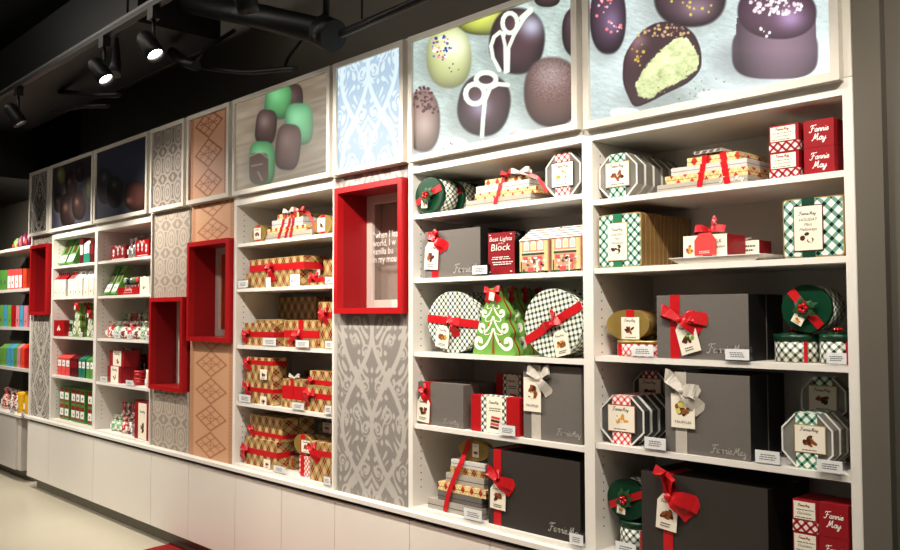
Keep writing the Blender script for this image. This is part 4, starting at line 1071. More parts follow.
# shelf 3: gold oval tin on plaid box
z = SZ[2]
x0, x1, h = fr(607.5, 657, 342, 358, .03)
t = T_('candy_tin', 'white plaid oval tin lying flat with a red ribbon, under the gold one', 'candy tin', x0, x1, .03, .20, z)
def oval_v(mb, cx, cy, rx, ry, z0, z1, mi=0, mt=None, n=40):
    c = [(math.cos(2 * math.pi * i / n), math.sin(2 * math.pi * i / n)) for i in range(n)]; mt = mi if mt is None else mt
    b = mb.add([(cx + rx * a, cy + ry * d, z0) for a, d in c] + [(cx + rx * a, cy + ry * d, z1) for a, d in c])
    mb.face(range(b + n - 1, b - 1, -1), [(0, 0)] * n, mt); mb.face(range(b + n, b + 2 * n), [(a * rx, d * ry) for a, d in c], mt); L_ = 0
    for i in range(n):
        j = (i + 1) % n; dl = math.dist((rx * c[i][0], ry * c[i][1]), (rx * c[j][0], ry * c[j][1]))
        mb.face((b + i, b + j, b + n + j, b + n + i), [(L_, z0), (L_ + dl, z0), (L_ + dl, z1), (L_, z1)], mi, True); L_ += dl
    return mb
cxx = (x0 + x1) / 2; rxx = (x1 - x0) / 2
oval_v(M(), cxx, .115, rxx, .085, z, z + h * .80).build('tin_body', 'tr', t)
oval_v(M(), cxx, .115, rxx + .002, .087, z + h * .805, z + h).build('lid', 'gold', t)
M().box(cxx - rxx * .62, cxx - rxx * .18, .040, .050, z + .002, z + h * .78).build('ribbon', 'satin', t)
zt_ = z + h + E_
x0, x1, h = fr(606.5, 649, 309, 339.5, .05); cxx = (x0 + x1) / 2; w = x1 - x0
t = T_('candy_tin', 'gold oval tin standing on edge with a red band and chocolate label', 'candy tin', x0, x1, .05, .12, zt_)
M().disc(cxx, zt_ + h / 2, w / 2 * .98, h / 2 * .98, .058, .12).build('tin_body', 'tinside', t)
M().disc(cxx, zt_ + h / 2, w / 2, h / 2, .05, .0579).build('lid', 'gold', t)
M().box(cxx - w * .02, cxx + w * .16, .0488, .0498, zt_ + h * .73, zt_ + h * .985).build('ribbon', 'satin', t)
paper_label(t, cxx - w * .13, cxx + w * .29, zt_ + .003, zt_ + h * .75, .0488, 'choc', seed=7)
# stack behind
t2 = dup(t, .0, .085, 0, 'second gold oval tin standing right behind the labelled gold one')
holder(630, 653.5, 344.5, 358.5, -.002, SZ[2], 'clear price holder in front of the flat white plaid oval tin')
def big_box(label, xl, xr, yt, yb, y, d, z, mat, side, rib, ribmat, bw, tg, lg=None, h=None, lettering='logo_s', n_=1, pitch=0, rows=None, bowkw={}, tagkw={}, cat='gift box'):
    x0, x1, hh = fr(xl, xr, yt, yb, y); h = h or hh
    t = T_('gift_box', label, cat, x0, x1, y, y + d, z)
    M().box(x0, x1, y + .004, y + d, z, z + h, mi=0, bev=.002).build('box_body', side, t)
    M().box(x0, x1, y, y + .0039, z, z + h, bev=.002).build('front_panel', mat, t)
    if rows:
        for i in range(1, n_): dup(t, 0, pitch * i, 0, rows[i - 1])
    if rib:
        ym = (yt + yb) / 2; a, b_ = P(rib[0], ym, y)[0], P(rib[1], ym, y)[0]
        vband(t, a, b_, y - .0004, y + d, z, z + h, ribmat)
    if bw:
        bx, bz = P(bw[0], bw[1], y - .015); bow(t, bx, bz, y - .002, bw[2], ribmat, **bowkw)
    if tg:
        tx, tz = P(tg[0], tg[1], y - .008); tx2 = P(tg[0] + tg[2], tg[1], y - .008)[0]
        hh_ = tz - P(tg[0], tg[1] + tg[3], y - .008)[1]
        hang_tag(t, tx, tz, tx2 - tx, hh_, y - .006, **tagkw)
    if lg:
        lx, lz = P(lg[0], lg[1], y); lw = P(lg[0] + lg[2], lg[1], y)[0] - lx
        mb = M(); logo1(mb, lx, lz, lw, y - .0006, 0, .24); mb.build('lettering', lettering, t)
    return t
big_box('large taupe box with red bow and white tag on the middle right shelf', 657, 748.5, 295.5, 360.5, .02, .115, SZ[2], 'grey', 'dark', (670.5, 680), 'satin', (679, 320, .075), (683, 321, 20, 33), (707.5, 352.5, 41),
        n_=2, pitch=.12, rows=['second large dark box standing behind the taupe box with red bow'], bowkw=dict(loops=((-.95, .42), (.75, .12)), tails=((1.35, .02), (.95, -.55)), w=.48), tagkw=dict(kind='green', tilt=-16, seed=4))
holder(723.5, 749.5, 346.5, 361.5, -.008, SZ[2], 'clear price holder in front of the taupe box with red bow')
def foliage(t, cx, cz, y, s, seed=0, parent=None, flat=False):
    """holly: leaves and a knot of red berries"""
    r_ = random.Random(seed); mb = M()
    for i in range(8):
        a = i * .785 + r_.random() * .4; l = s * (.7 + .35 * r_.random()); nx, nz = math.cos(a), math.sin(a); px, pz = -nz, nx
        pts = []
        for k, wd in ((0, .05), (.25, .22), (.4, .12), (.6, .24), (.78, .1), (1, .0)): pts.append((k, wd))
        L_ = [(cx + nx * l * k + px * s * wd, cz + nz * l * k + pz * s * wd) for k, wd in pts]; Q = [(cx + nx * l * k - px * s * wd, cz + nz * l * k - pz * s * wd) for k, wd in pts]
        for k in range(5):
            yk = lambda q: y - .004 - .008 * math.sin(q / 5 * 3.1) - i * .0004
            if flat: mb.quad([(L_[k][0], L_[k][1] - cz + y, cz + .002 + .004 * math.sin(k)), (Q[k][0], Q[k][1] - cz + y, cz + .002), (Q[k + 1][0], Q[k + 1][1] - cz + y, cz + .003), (L_[k + 1][0], L_[k + 1][1] - cz + y, cz + .003 + .004 * math.sin(k + 1))])
            else: mb.quad([(Q[k][0], yk(k), Q[k][1]), (Q[k + 1][0], yk(k + 1), Q[k + 1][1]), (L_[k + 1][0], yk(k + 1), L_[k + 1][1]), (L_[k][0], yk(k), L_[k][1])])
    lf = mb.build('holly_leaf', 'leaf', parent or t)
    for i in range(5):
        a = i * 1.26; dx, dz = s * .22 * math.cos(a), s * .22 * math.sin(a)
        c_ = (cx + dx, y - .016, cz + dz) if not flat else (cx + dx, y + dz, cz + .012)
        M().ball(c_, s * .15, n=10).build('berry', 'berry', lf)
def hatbox(label, xc_px, w_px, yt, yb, y, z, plaid='tb', lidf=.24, top=True, seed=0, h=None):
    x0, x1, hh = fr(xc_px - w_px / 2, xc_px + w_px / 2, yt, yb, y); h = h or hh; r_ = (x1 - x0) / 2; cx = (x0 + x1) / 2
    t = thing('round_box', label, 'round box', (cx, y + r_, z))
    M().vcyl(cx, y + r_, r_ * .97, z, z + h * (1 - lidf) - .0003).build('box_body', plaid, t)
    M().vcyl(cx, y + r_, r_, z + h * (1 - lidf), z + h).build('lid', 'green', t)
    M().box(cx + r_ * .50, cx + r_ * .74, y + r_ * .24, y + r_ * .30, z, z + h * .75).build('ribbon', 'satin', t)
    if top: foliage(t, cx, z + h + .001, y + r_ * .8, r_ * .7, seed, flat=True)
    return t, cx, y + r_, r_, z + h
a1 = hatbox('left round plaid box with green lid under the tilted green one', 788, 45, 333, 361, .05, SZ[2])
a2 = hatbox('right round plaid box with green lid beside the end panel', 832, 40, 332.5, 362.5, .055, SZ[2], seed=4)
holder(824.5, 847, 348, 363, .0, SZ[2], 'clear price holder in front of the right round plaid box')
# tilted green round box resting on the two lids
def standing_round(label, xl, xr, yt, yb, y, z, d, lidmat, body, rib=None, holly=True, tilt=0, n_=1, pitch=0, rows=None, tg=True, rib_ang=-50, seed=0, rr=None):
    x0, x1, h = fr(xl, xr, yt, yb, y); cx = (x0 + x1) / 2; r_ = h / 2 if rr is None else rr; rx = (x1 - x0) / 2
    t = thing('round_box', label, 'round box', (cx, y + d / 2, z)); cz = z + r_
    M().disc(cx, cz, rx * .97, r_ * .97, y + .0201, y + d).build('box_body', body, t)
    ld = M().disc(cx, cz, rx, r_, y, y + .02).build('lid', lidmat, t)
    if rib:
        dx, dz = math.cos(R(rib_ang)), math.sin(R(rib_ang))
        M().strip([(cx - dx * rx * .97, y - .001, cz - dz * r_ * .97), (cx - dx * rx * .4, y - .005, cz - dz * r_ * .4), (cx, y - .004, cz), (cx + dx * rx * .4, y - .005, cz + dz * r_ * .4), (cx + dx * rx * .97, y - .001, cz + dz * r_ * .97)], rib, side=(-dz, 0, dx)).build('ribbon', 'satin', t)
    if holly:
        foliage(t, cx, cz, y - .006, r_ * .62, seed)
    if tg: hang_tag(t, cx - rx * .15, cz - r_ * .28, r_ * .5, r_ * .42, y - .012, 'nut', 30 if tilt else 5, square=True, seed=seed)
    if n_ > 1:
        for i in range(1, n_): dup(t, 0, pitch * i, 0, rows[i - 1])
    return t
standing_round('green round box standing on the two plaid ones, holly and red ribbon', 781.5, 831, 284, 331.5, .07, max(a1[4], a2[4]) + .0045, .11, 'green', 'tb', .028, tilt=1, rib_ang=-52, seed=2)
# shelf 4
z = SZ[3]
octo(600.5, 644, 400, 448.5, .035, z, .040, 'front octagonal box with red plaid band and cookie label, fourth shelf right bay', 4, .049, 'tr', 'cookie', 'plasticd', seed=11, edge='choc2',
     rowlabels=[ordn[i] + ' octagonal box from the front behind the red plaid cookie one' for i in range(3)])
_o = bpy.data.objects
def lying_octo(xa, xb, y0, y1, z0, z1, label):
    c_ = (xb - xa) * .28; d_ = (y1 - y0) * .28
    t = T_('octagonal_box', label, 'candy box', xa, xb, y0, y1, z0)
    pl = [(xa + c_, y0), (xb - c_, y0), (xb, y0 + d_), (xb, y1 - d_), (xb - c_, y1), (xa + c_, y1), (xa, y1 - d_), (xa, y0 + d_)]
    mb = M(); mb.m = Matrix(((1, 0, 0, 0), (0, 0, 1, 0), (0, 1, 0, 0), (0, 0, 0, 1)))
    mb.prism(pl, z0 + .002, z1 - .002).build('tray', 'plasticd', t)
    mb = M(); mb.m = Matrix(((1, 0, 0, 0), (0, 0, 1, 0), (0, 1, 0, 0), (0, 0, 0, 1))); mb.prism(pl, z0, z0 + .0019).prism(pl, z1 - .0019, z1).build('rim', 'rim', t)
def upper_octo(xl, xr, ytop, hh, y, zs, yb0, yb1, label, l2, band, body, seed):
    yb_ = ytop + hh; x0, x1, h = fr(xl, xr, ytop, yb_, y); zt_ = P((xl + xr) / 2, ytop, y)[1]; g = zt_ - h - zs - .002
    for k in range(2): lying_octo(x0, x1, yb0, yb1, zs + g / 2 * k, zs + g / 2 * (k + 1) - .0008, l2[k])
    octo(xl, xr, ytop, yb_, y, zt_ - h - .001, .040, label, 1, 0, band, 'choc', body, seed=seed, edge='goldedge')
upper_octo(633, 668, 371, 40, .235, z, .235, .375, 'octagonal box with red plaid band standing up behind the red plaid row', ('flat octagonal box hidden behind the red plaid row, lower one', 'flat octagonal box hidden behind the red plaid row, upper one'), 'trd', 'plasticd', 12)
holder(643, 666, 438.5, 454.5, -.004, z, 'clear price holder beside the octagonal boxes with red plaid')
big_box('large taupe box with silver bow and picture tag on the fourth shelf', 665.5, 750, 375.5, 458, .02, .115, z, 'grey', 'dark', (675.6, 687), 'silverrib', (681, 391, .07), (682.5, 394, 24, 34), (711.5, 452, 36),
        n_=2, pitch=.12, rows=['second large dark box behind the taupe box with silver bow'], bowkw=dict(loops=((-.85, .7), (.7, -.05)), tails=((1.0, -.95), (.9, -.1)), w=.6), tagkw=dict(kind='mix', tilt=0, seed=5, words=('TRUFFLES',), square=True))
holder(753.5, 780, 448.5, 465.5, .005, z, 'clear price holder between the silver bow box and octagonal boxes')
octo(781.5, 833, 412, 467, .03, z, .045, 'front octagonal box with green plaid band and nut label, fourth shelf right', 3, .052, 'tg', 'choc', seed=13, edge='goldedge',
     rowlabels=[ordn[i] + ' octagonal box behind the front green plaid one, fourth shelf right' for i in range(2)], lab=(.28, .86, .30, .78))
upper_octo(801, 846, 377, 46, .20, z, .185, .345, 'octagonal box with green plaid band standing up behind the green plaid row', ('flat octagonal box hidden behind the green plaid row, lower one', 'flat octagonal box hidden behind the green plaid row, upper one'), 'tg', 'plastic', 14)
holder(815, 843, 454.5, 471, -.012, z, 'clear price holder under the octagonal box with green plaid')
# shelf 5 (bottom)
z = SZ[4]
def YB(px, y=.02, z=SZ[4]): return SP(P(px, 540, y)[0], y, z)[1]
a3 = hatbox('round plaid box with green lid at the left of the bottom right shelf', 628, 32, 524, YB(636, .06), .06, z, 'tb', .2, top=False)
standing_round('green round box with holly and red ribbon in the bottom right bay', 607.5, 646, 481, 522, .07, a3[4] + .0036, .12, 'green', 'tb', .026, tilt=0, rib_ang=25, seed=5)
holder(614, 636, 538.5, YB(625, .0) - 1, .0, z, 'clear price holder below the green box with holly')
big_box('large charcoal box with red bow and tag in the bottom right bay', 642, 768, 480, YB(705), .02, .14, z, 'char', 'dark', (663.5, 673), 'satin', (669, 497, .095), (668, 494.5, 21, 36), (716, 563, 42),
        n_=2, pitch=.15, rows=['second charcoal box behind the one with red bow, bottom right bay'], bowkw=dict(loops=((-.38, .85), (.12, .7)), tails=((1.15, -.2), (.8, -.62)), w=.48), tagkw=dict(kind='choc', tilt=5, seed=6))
xx0, xx1, hh = fr(792.7, 818, 500, YB(805, .03), .03); hh = hh / 3 - E_
t1, h_ = label_box(792.7, 818, 500, 530, .03, z, .13, 'shaded red box with plaid band, lowest in the bottom right stack', h=hh)
dup(t1, 0, 0, h_ + E_, 'shaded red box with plaid band, middle of the bottom right stack'); dup(t1, 0, 0, 2 * (h_ + E_), 'shaded red box with plaid band, topmost of the bottom right stack')
def red_cube_h(xl, xr, y, z, d, h, label):
    x0, x1, _ = fr(xl, xr, 500, 530, y)
    t = T_('candy_box', label, 'candy box', x0, x1, y, y + d, z)
    M().box(x0, x1, y, y + d, z, z + h, bev=.001).build('box_body', 'redbox', t)
    mb = M(); logo2(mb, (x0 + x1) / 2 + .002, z + h * .55, (x1 - x0) * .64, y - .0005); mb.build('lettering', 'logo_w', t)
    return t
hh = (P(833, 504, .015)[1] - z) / 3 - E_
t2 = red_cube_h(818.5, 848, .015, z, .12, hh, 'bottom bright red cube box in the bottom right corner')
dup(t2, 0, 0, hh + E_, 'middle bright red cube box in the bottom right corner'); dup(t2, 0, 0, 2 * (hh + E_), 'top bright red cube box in the bottom right corner')
# ================================================================== BAY 3 (second from the right)
S3 = SH['B3']; Q = [z + E_ for z in S3] + [ZB + E_]
def YBq(px, y, z, g=400): return SP(P(px, g, y)[0], y, z)[1]
# top shelf: green round box on its side, more behind
standing_round('front green round box lying on its side with holly, top shelf', 415.5, 442.5, 176.5, 212.5, .014, Q[0], .10, 'green', 'tb', .030, tilt=0, rib_ang=22, n_=3, pitch=.124,
               rows=['second green lidded round box behind the one with holly, top shelf', 'third green lidded round box behind the one with holly, top shelf'], seed=8)
t, o = tower('stepped tower of silver and gold gift boxes with red ribbon, left of the cookie octagon',
    [(466, 530.5, 192.5, 200.5, .03, .22, 'grey2'), (475, 536, 186, 192.5, .04, .20, 'arg_t'), (476, 529, 178.5, 186, .045, .19, 'silver'), (485, 521, 172.5, 178.5, .06, .15, 'arg_t')], Q[0])
drape(t, fall(495.5, 502.5, o), .020)
zt_ = o[3][4]
def pt(px, py, y): a, b_ = P(px, py, y); return (a, y, b_)
drape(t, [(P(515, 170, .05)[0], .06, zt_ + .003), pt(524, 172, .06) , pt(538, 178, .035), pt(547.5, 192, .028)], .016, side=(1, 0, .6))
bow(t, P(508, 169, .05)[0], zt_ + .006, .05, .045, loops=((-.8, .15), (.5, .2)), tails=())
bow(t, P(520, 168, .05)[0], zt_ + .006, .055, .055, 'silverrib', loops=((-.9, .15), (.9, .1)), tails=((1.0, -.15),))
octo(545.5, 580.5, 149.5, 193.5, .035, Q[0], .045, 'front octagonal box with red plaid band and cookie label, top shelf', 4, .055, 'tr', 'cookie', seed=21, edge='dark',
     rowlabels=[ordn[i] + ' octagonal box from the front behind the top shelf cookie label' for i in range(3)], lab=(.20, .80, .24, .78))
# second shelf
big_box('square taupe box with red bow and white tag, second shelf, beside the red sign', 425, 480, 227.5, 275, .03, .14, Q[1], 'grey', 'dark', (432, 438.5), 'satin', (434, 240, .06), (432, 242, 13.5, 27.5), (454, 272.5, 29),
        n_=2, pitch=.15, rows=['second taupe box behind the square one with red bow, second shelf'], bowkw=dict(loops=((-.75, .35), (.15, .6)), tails=((1.25, -.6), (.8, -.85)), w=.55), tagkw=dict(kind='choc', tilt=4, seed=22))
holder(471, 487, 263, 275, -.004, Q[1], 'clear price holder in front of the square taupe box')
# red sign in an acrylic stand
x0, x1, h = fr(487.5, 514, 230.5, 273, .02); z = Q[1]
t = T_('sign_holder', 'red sign in a clear acrylic stand with white lettering, left of the house boxes', 'sign', x0, x1, .02, .05, z)
M().box(x0, x1 + .002, .020, .0225, z + .002, z + h).box(x0, x1 + .002, .0265, .050, z, z + .0025).box(x1 + .0021, x1 + .0045, .0205, .05, z, z + h).build('acrylic_stand', 'clear', t)
sg = M().box(x0 + .001, x1, .0232, .0252, z + .003, z + h - .001).build('sign_card', 'redbox', t)
mb = M(); w = x1 - x0; xc = (x0 + x1) / 2
put_text(mb, 'Best Lights', xc, z + h * .79, .026, .0192, shear=.18, center=True, width=w * .84); put_text(mb, 'on the', xc + w * .02, z + h * .715, .011, .0192, center=True)
put_text(mb, 'Block', xc, z + h * .565, .040, .0192, shear=.18, center=True, width=w * .72)
tiny_lines(mb, x0 + w * .14, x1 + w * .05, z + h * .40, 2, h * .045, .0192, 0); tiny_lines(mb, x0 + w * .18, x1, z + h * .28, 2, h * .05, .0192, 0)
for qx in (.07, .86):
    for qz in (.06, .93): mb.flat([(x0 + w * qx, z + h * qz), (x0 + w * (qx + .07), z + h * qz), (x0 + w * (qx + .07), z + h * (qz + .02)), (x0 + w * qx, z + h * (qz + .02))], .0192, 0)
mb.build('lettering', 'logo_w', sg)
# little house boxes with snowy roofs
MT['brick'] = plain('orange_brick_print', (206, 156, 124), .55, var=.2, scale=200)
MT['ginger'] = plain('ochre_print', (214, 194, 140), .55)
MT['rosy'] = plain('rose_print', (196, 80, 82), .55)
def house(xl, xr, yt, yb, y, z, label, seed, rows):
    x0, x1, h = fr(xl, xr, yt, yb, y); d = .075; w = x1 - x0; r_ = random.Random(seed)
    t = T_('house_box', label, 'candy box', x0, x1, y, y + d, z, None)
    M().box(x0, x1, y, y + d, z, z + h).build('house_body', 'brick', t)
    f = M(); yy = y - .0006
    R_ = lambda a, b_, c, e, m_, k=0: f.flat([(x0 + w * a, z + h * c), (x0 + w * b_, z + h * c), (x0 + w * b_, z + h * e), (x0 + w * a, z + h * e)], yy - k * .0003, m_)
    R_(0, 1, .0, .06, 3); R_(.02, .1, .0, .96, 2); R_(.84, .97, .0, .96, 2)
    for a in (.16, .40, .64):
        R_(a, a + .18, .70, .88, 1, 1)
        cx = x0 + w * (a + .09); f.flat([(cx + w * .09 * math.cos(q), z + h * .88 + w * .08 * math.sin(q)) for q in [k * math.pi / 8 for k in range(9)]], yy - .0003, 1)
        R_(a + .03, a + .085, .72, .90, 2, 2); R_(a + .10, a + .155, .72, .90, 2, 2)
    R_(.08, .86, .55, .60, 3, 1); R_(.12, .86, .62, .64, 1, 1)
    R_(.14, .78, .40, .50, 4, 1); R_(.30, .42, .42, .49, 2, 2); R_(.50, .62, .42, .48, 1, 2)
    for k in range(26):
        a = .10 + .74 * r_.random(); c = .05 + .33 * r_.random(); R_(a, a + .07, c, c + .07, r_.choice([1, 2, 4, 0, 5, 1]), 2)
    R_(.30, .50, .03, .16, 4, 3); R_(.60, .64, .03, .38, 1, 3); R_(.70, .74, .03, .38, 4, 3); R_(.05, .09, .03, .36, 3, 3)
    f.build('printed_front', ['brick', 'paper', 'ginger', 'leaf', 'rosy', 'ink'], t)
    # roof sloping back from the eave
    rh = .052; mb = M()
    b = mb.add([(x0 - .002, y - .003, z + h + .0003), (x1 + .001, y - .003, z + h + .0003), (x1 + .001, y + d, z + h + rh), (x0 - .002, y + d, z + h + rh), (x0 - .002, y + d, z + h + .0003), (x1 + .001, y + d, z + h + .0003)])
    for fc in ((0, 1, 2, 3), (1, 5, 2), (0, 3, 4), (5, 4, 3, 2), (4, 5, 1, 0)): mb.face([b + i for i in fc], [(0, 0)] * len(fc))
    rf = mb.build('roof', 'paper', t); mb = M()
    for k in (.12, .34, .56, .78, .95):
        ya, za = y - .003 + (d + .003) * k, z + h + rh * k + .0008
        mb.quad([(x0, ya, za), (x1, ya, za), (x1, ya + .005, za + .004), (x0, ya + .005, za + .004)])
    mb.build('snow_line', 'ink', rf)
    for i in range(1, 4): dup(t, 0, (d + .004) * i, 0, rows[i - 1])
house(519.5, 548.5, 238.5, 271.5, .025, Q[1], 'left front gingerbread coloured house box with white roof', 1, ['left column house box, %s from the front' % w_ for w_ in ('second', 'third', 'fourth')])
house(551.5, 580.8, 234.5, 269, .025, Q[1], 'right front gingerbread coloured house box with white roof', 2, ['right column house box, %s from the front' % w_ for w_ in ('second', 'third', 'fourth')])
# third shelf: round plaid tins and tree boxes
def round_tin(label, xl, xr, yt, yb, y, z, d, plaid, band, knot, tail, tagc, seed, n_=1, pitch=0, rows=()):
    x0, x1, h = fr(xl, xr, yt, yb, y); cx = (x0 + x1) / 2; cz = z + h / 2; rx, rz = (x1 - x0) / 2, h / 2
    t = T_('round_tin', label, 'round tin', x0, x1, y, y + d, z)
    M().disc(cx, cz, rx * .985, rz * .985, y + .0151, y + d).build('tin_body', plaid, t)
    M().disc(cx, cz, rx, rz, y, y + .015).build('lid', plaid, t)
    (ax, az), (bx, bz) = band
    p = [(cx + rx * (ax + (bx - ax) * k / 6), y - .0015 - .004 * math.sin(math.pi * k / 6), cz + rz * (az + (bz - az) * k / 6)) for k in range(7)]
    M().strip(p, .034, side=(0, 0, 1)).build('ribbon', 'satin', t)
    kx, kz = cx + rx * knot[0], cz + rz * knot[1]
    bow(t, kx, kz, y - .004, .06, loops=((-.55, .2),) if seed % 2 else ((.1, .8),), tails=tail, w=.55)
    tx, tz = cx + rx * tagc[0], cz + rz * tagc[1]
    hang_tag(t, tx, tz, rx * .50, rz * .72, y - .012, 'nut', tagc[2], seed=seed, mat='tag')
    for i in range(1, n_): dup(t, 0, pitch * i, 0, rows[i - 1])
    return t
round_tin('round black and white plaid tin with level red ribbon, left of the tree boxes', 428, 479, 289.5, 351.5, .04, Q[2], .06, 'tb', ((-1.0, .12), (1.0, -.08)), (.08, -.02), ((.25, -1.0), (.7, .0)), (-.28, -.12, 8), 31,
          2, .10, ['second plaid tin in the shade behind the one with level ribbon'])
round_tin('large round plaid tin with slanted red ribbon, right of the tree boxes', 524.5, 582.5, 286, 355, .03, Q[2], .07, 'tb2', ((-.95, -.55), (.98, .52)), (.05, -.05), ((-1.0, -.35), (.6, .3)), (.28, -.22, -14), 32,
          2, .11, ['second plaid tin in the shade behind the one with slanted ribbon'])
MT['icing'] = plain('white_icing_print', (244, 240, 224), .5)
def tree_box(label, xl, xr, yt, yb, y, z, d, n_, pitch, rows):
    x0, x1, h = fr(xl, xr, yt, yb, y); cx = (x0 + x1) / 2; w = (x1 - x0) / 2
    t = T_('tree_box', label, 'tree box', x0, x1, y, y + d, z)
    half = [(1.0, .0), (1.0, .05), (.93, .12), (.82, .19), (.76, .25), (.80, .29), (.82, .34), (.74, .40), (.62, .47), (.56, .53), (.60, .57), (.61, .62), (.52, .68), (.38, .76), (.30, .82), (.26, .92), (.20, .99), (.0, 1.0)]
    hs = catmull(half, 3); pl = [(cx + w * a, z + h * b_) for a, b_ in hs] + [(cx - w * a, z + h * b_) for a, b_ in reversed(hs[:-1])]
    pl = [(a, max(b_, z)) for a, b_ in pl]
    M().prism(pl, y, y + d * .44, 0).prism(pl, y + d * .56, y + d, 0).build('box_body', 'lime', t)
    k = 1.02; plr = [(cx + (a - cx) * k, z + (b_ - z) * (1.01 if b_ > z + .002 else 1)) for a, b_ in pl]
    M().prism(plr, y + d * .441, y + d * .559, 0).build('red_trim', 'redbox', t)
    mb = M(); yy = y - .0008
    def S_(pts, wd, mi=0):
        p = catmull(pts, 5); P3 = [(cx + w * a, yy, z + h * b_) for a, b_ in p]; n_ = len(P3)
        mb.strip(P3, wd, side=[(-(P3[min(i + 1, n_ - 1)][2] - P3[max(i - 1, 0)][2]), 0, P3[min(i + 1, n_ - 1)][0] - P3[max(i - 1, 0)][0]) for i in range(n_)], mi=mi, taper=[.35 + .9 * i / (n_ - 1) for i in range(n_)])
    for sgn in (-1, 1):
        for zb_, sc_ in ((.06, 1.0), (.31, .78), (.55, .6)):
            S_([(sgn * .02, zb_ + .34 * sc_), (sgn * .12 * sc_, zb_ + .22 * sc_), (sgn * .34 * sc_, zb_ + .09 * sc_), (sgn * .62 * sc_, zb_ + .03 * sc_), (sgn * .84 * sc_, zb_ + .08 * sc_), (sgn * .80 * sc_, zb_ + .17 * sc_), (sgn * .62 * sc_, zb_ + .16 * sc_), (sgn * .62 * sc_, zb_ + .11 * sc_)], .017 * sc_ + .003)
            S_([(sgn * .10, zb_ + .27 * sc_), (sgn * .3 * sc_, zb_ + .24 * sc_), (sgn * .48 * sc_, zb_ + .26 * sc_), (sgn * .42 * sc_, zb_ + .32 * sc_)], .005)
    mb.flat([(cx - w * .07, z + h * .02), (cx + w * .07, z + h * .02), (cx + w * .015, z + h * .34), (cx - w * .015, z + h * .34)], yy - .0004, 1)
    for a, b_ in ((-.22, .45), (.32, .2)):
        mb.flat([(cx + w * a + .007 * math.cos(q), z + h * b_ + .006 * math.sin(q)) for q in [k * .785 for k in range(8)]], yy - .0009, 2)
    mb.build('icing_scroll', ['icing', 'choc2', 'pinktag'], t)
    bow(t, cx, z + h * .93, y - .002, .05, loops=((-.85, .25), (.85, .25)), tails=((-.7, -.8), (.75, -.7)), w=.5)
    hang_tag(t, cx + w * .14, z + h * .93, .030, .034, y - .022, None, 10, mat='tag', square=True)
    for i in range(1, n_): dup(t, .0, pitch * i, 0, rows[i - 1])
tree_box('front lime green tree shaped box with white icing scrolls and red bow', 473, 514.5, 286.5, 353.5, .03, Q[2], .055, 4, .087,
         [w_ + ' lime green tree box, partly hidden behind the front tree' for w_ in ('second', 'third', 'fourth')])
# fourth shelf
big_box('smaller taupe box with red bow at the left of the fourth shelf', 418, 463, 384, 427, .03, .10, Q[3], 'grey', 'grey', (423.7, 430), 'satin', (421.6, 393, .055), (423.5, 396.5, 12.5, 25.5), (443.5, 423, 15.5),
        n_=2, pitch=.11, rows=['second taupe box behind the smaller red bow one, fourth shelf'], bowkw=dict(loops=((-.4, .35), (.35, .6)), tails=((.75, -1.0), (.45, -.85)), w=.45), tagkw=dict(kind='choc', tilt=4, seed=41))
def band_box(label, xl, xr, yt, yb, y, z, d, seed, h=None):
    x0, x1, hh = fr(xl, xr, yt, yb, y); h = h or hh; w = x1 - x0
    t = T_('candy_box', label, 'candy box', x0, x1, y, y + d, z)
    M().box(x0, x1, y, y + d, z, z + h, bev=.001).build('box_body', 'red', t)
    M().box(x0 + w * .22, x0 + w * .74, y - .0012, y - .0002, z + .001, z + h).box(x0 + w * .22, x0 + w * .74, y - .0012, y + d, z + h + .0002, z + h + .0012).build('plaid_band', 'tb', t)
    lb = M().box(x0 + w * .34, x0 + w * .66, y - .0024, y - .0014, z + .002, z + h - .001).build('label', 'cream', t)
    mb = M(); logo1(mb, x0 + w * .39, z + h * .80, w * .20, y - .0028, 0, .26); tiny_lines(mb, x0 + w * .38, x0 + w * .66, z + h * .66, 2, h * .06, y - .0028, 0); mb.build('lettering', 'ink', lb)
    mb = M()
    for k in range(4): mb.flat([(x0 + w * (.41 + .01 * k), z + h * (.14 + .09 * k)), (x0 + w * (.58 + .01 * k), z + h * (.11 + .09 * k)), (x0 + w * (.60 + .01 * k), z + h * (.17 + .09 * k)), (x0 + w * (.42 + .01 * k), z + h * (.20 + .09 * k))], y - .003 - k * .0002, k % 2)
    mb.build('picture', ['choc', 'pinktag'], lb)
    return t, h
tb_, hb = band_box('bright red box with white plaid label in the middle of the fourth shelf', 471, 519.5, 396, 433, .03, Q[3], .05, 1)
x0, x1, h = fr(471, 519.5, 396, 433, .03)
ytop2, y2 = 375, .20
hz = P(510, ytop2, y2)[1] - Q[3]; h1_ = hz - hb - E_
band_box('plain dark red box under the shaded plaid label box', 496, 530, 384, 410, y2, Q[3], .10, 2, h=max(.05, h1_))
band_box('shaded red box with plaid label standing behind the bright red one', 496, 530, 375, 400, y2, Q[3] + max(.05, h1_) + .0028, .10, 3, h=hb)
holder(497.5, 515, 423, 436.8, -.005, Q[3], 'clear price holder in front of the bright red label box')
big_box('large taupe box with silver bow and sweets tag, fourth shelf right', 523.5, 581.5, 365, 440, .03, .12, Q[3], 'grey', 'grey', (531.7, 541), 'silverrib', (538, 379, .06), (532, 377.5, 17.5, 34), (557, 434.5, 24),
        n_=2, pitch=.13, rows=['second taupe box behind the silver bow and sweets tag'], bowkw=dict(loops=((-.95, .6), (.85, .6)), tails=((.8, -1.0),), w=.6), tagkw=dict(kind='mix', tilt=0, seed=42, words=('TRUFFLES',), square=True))
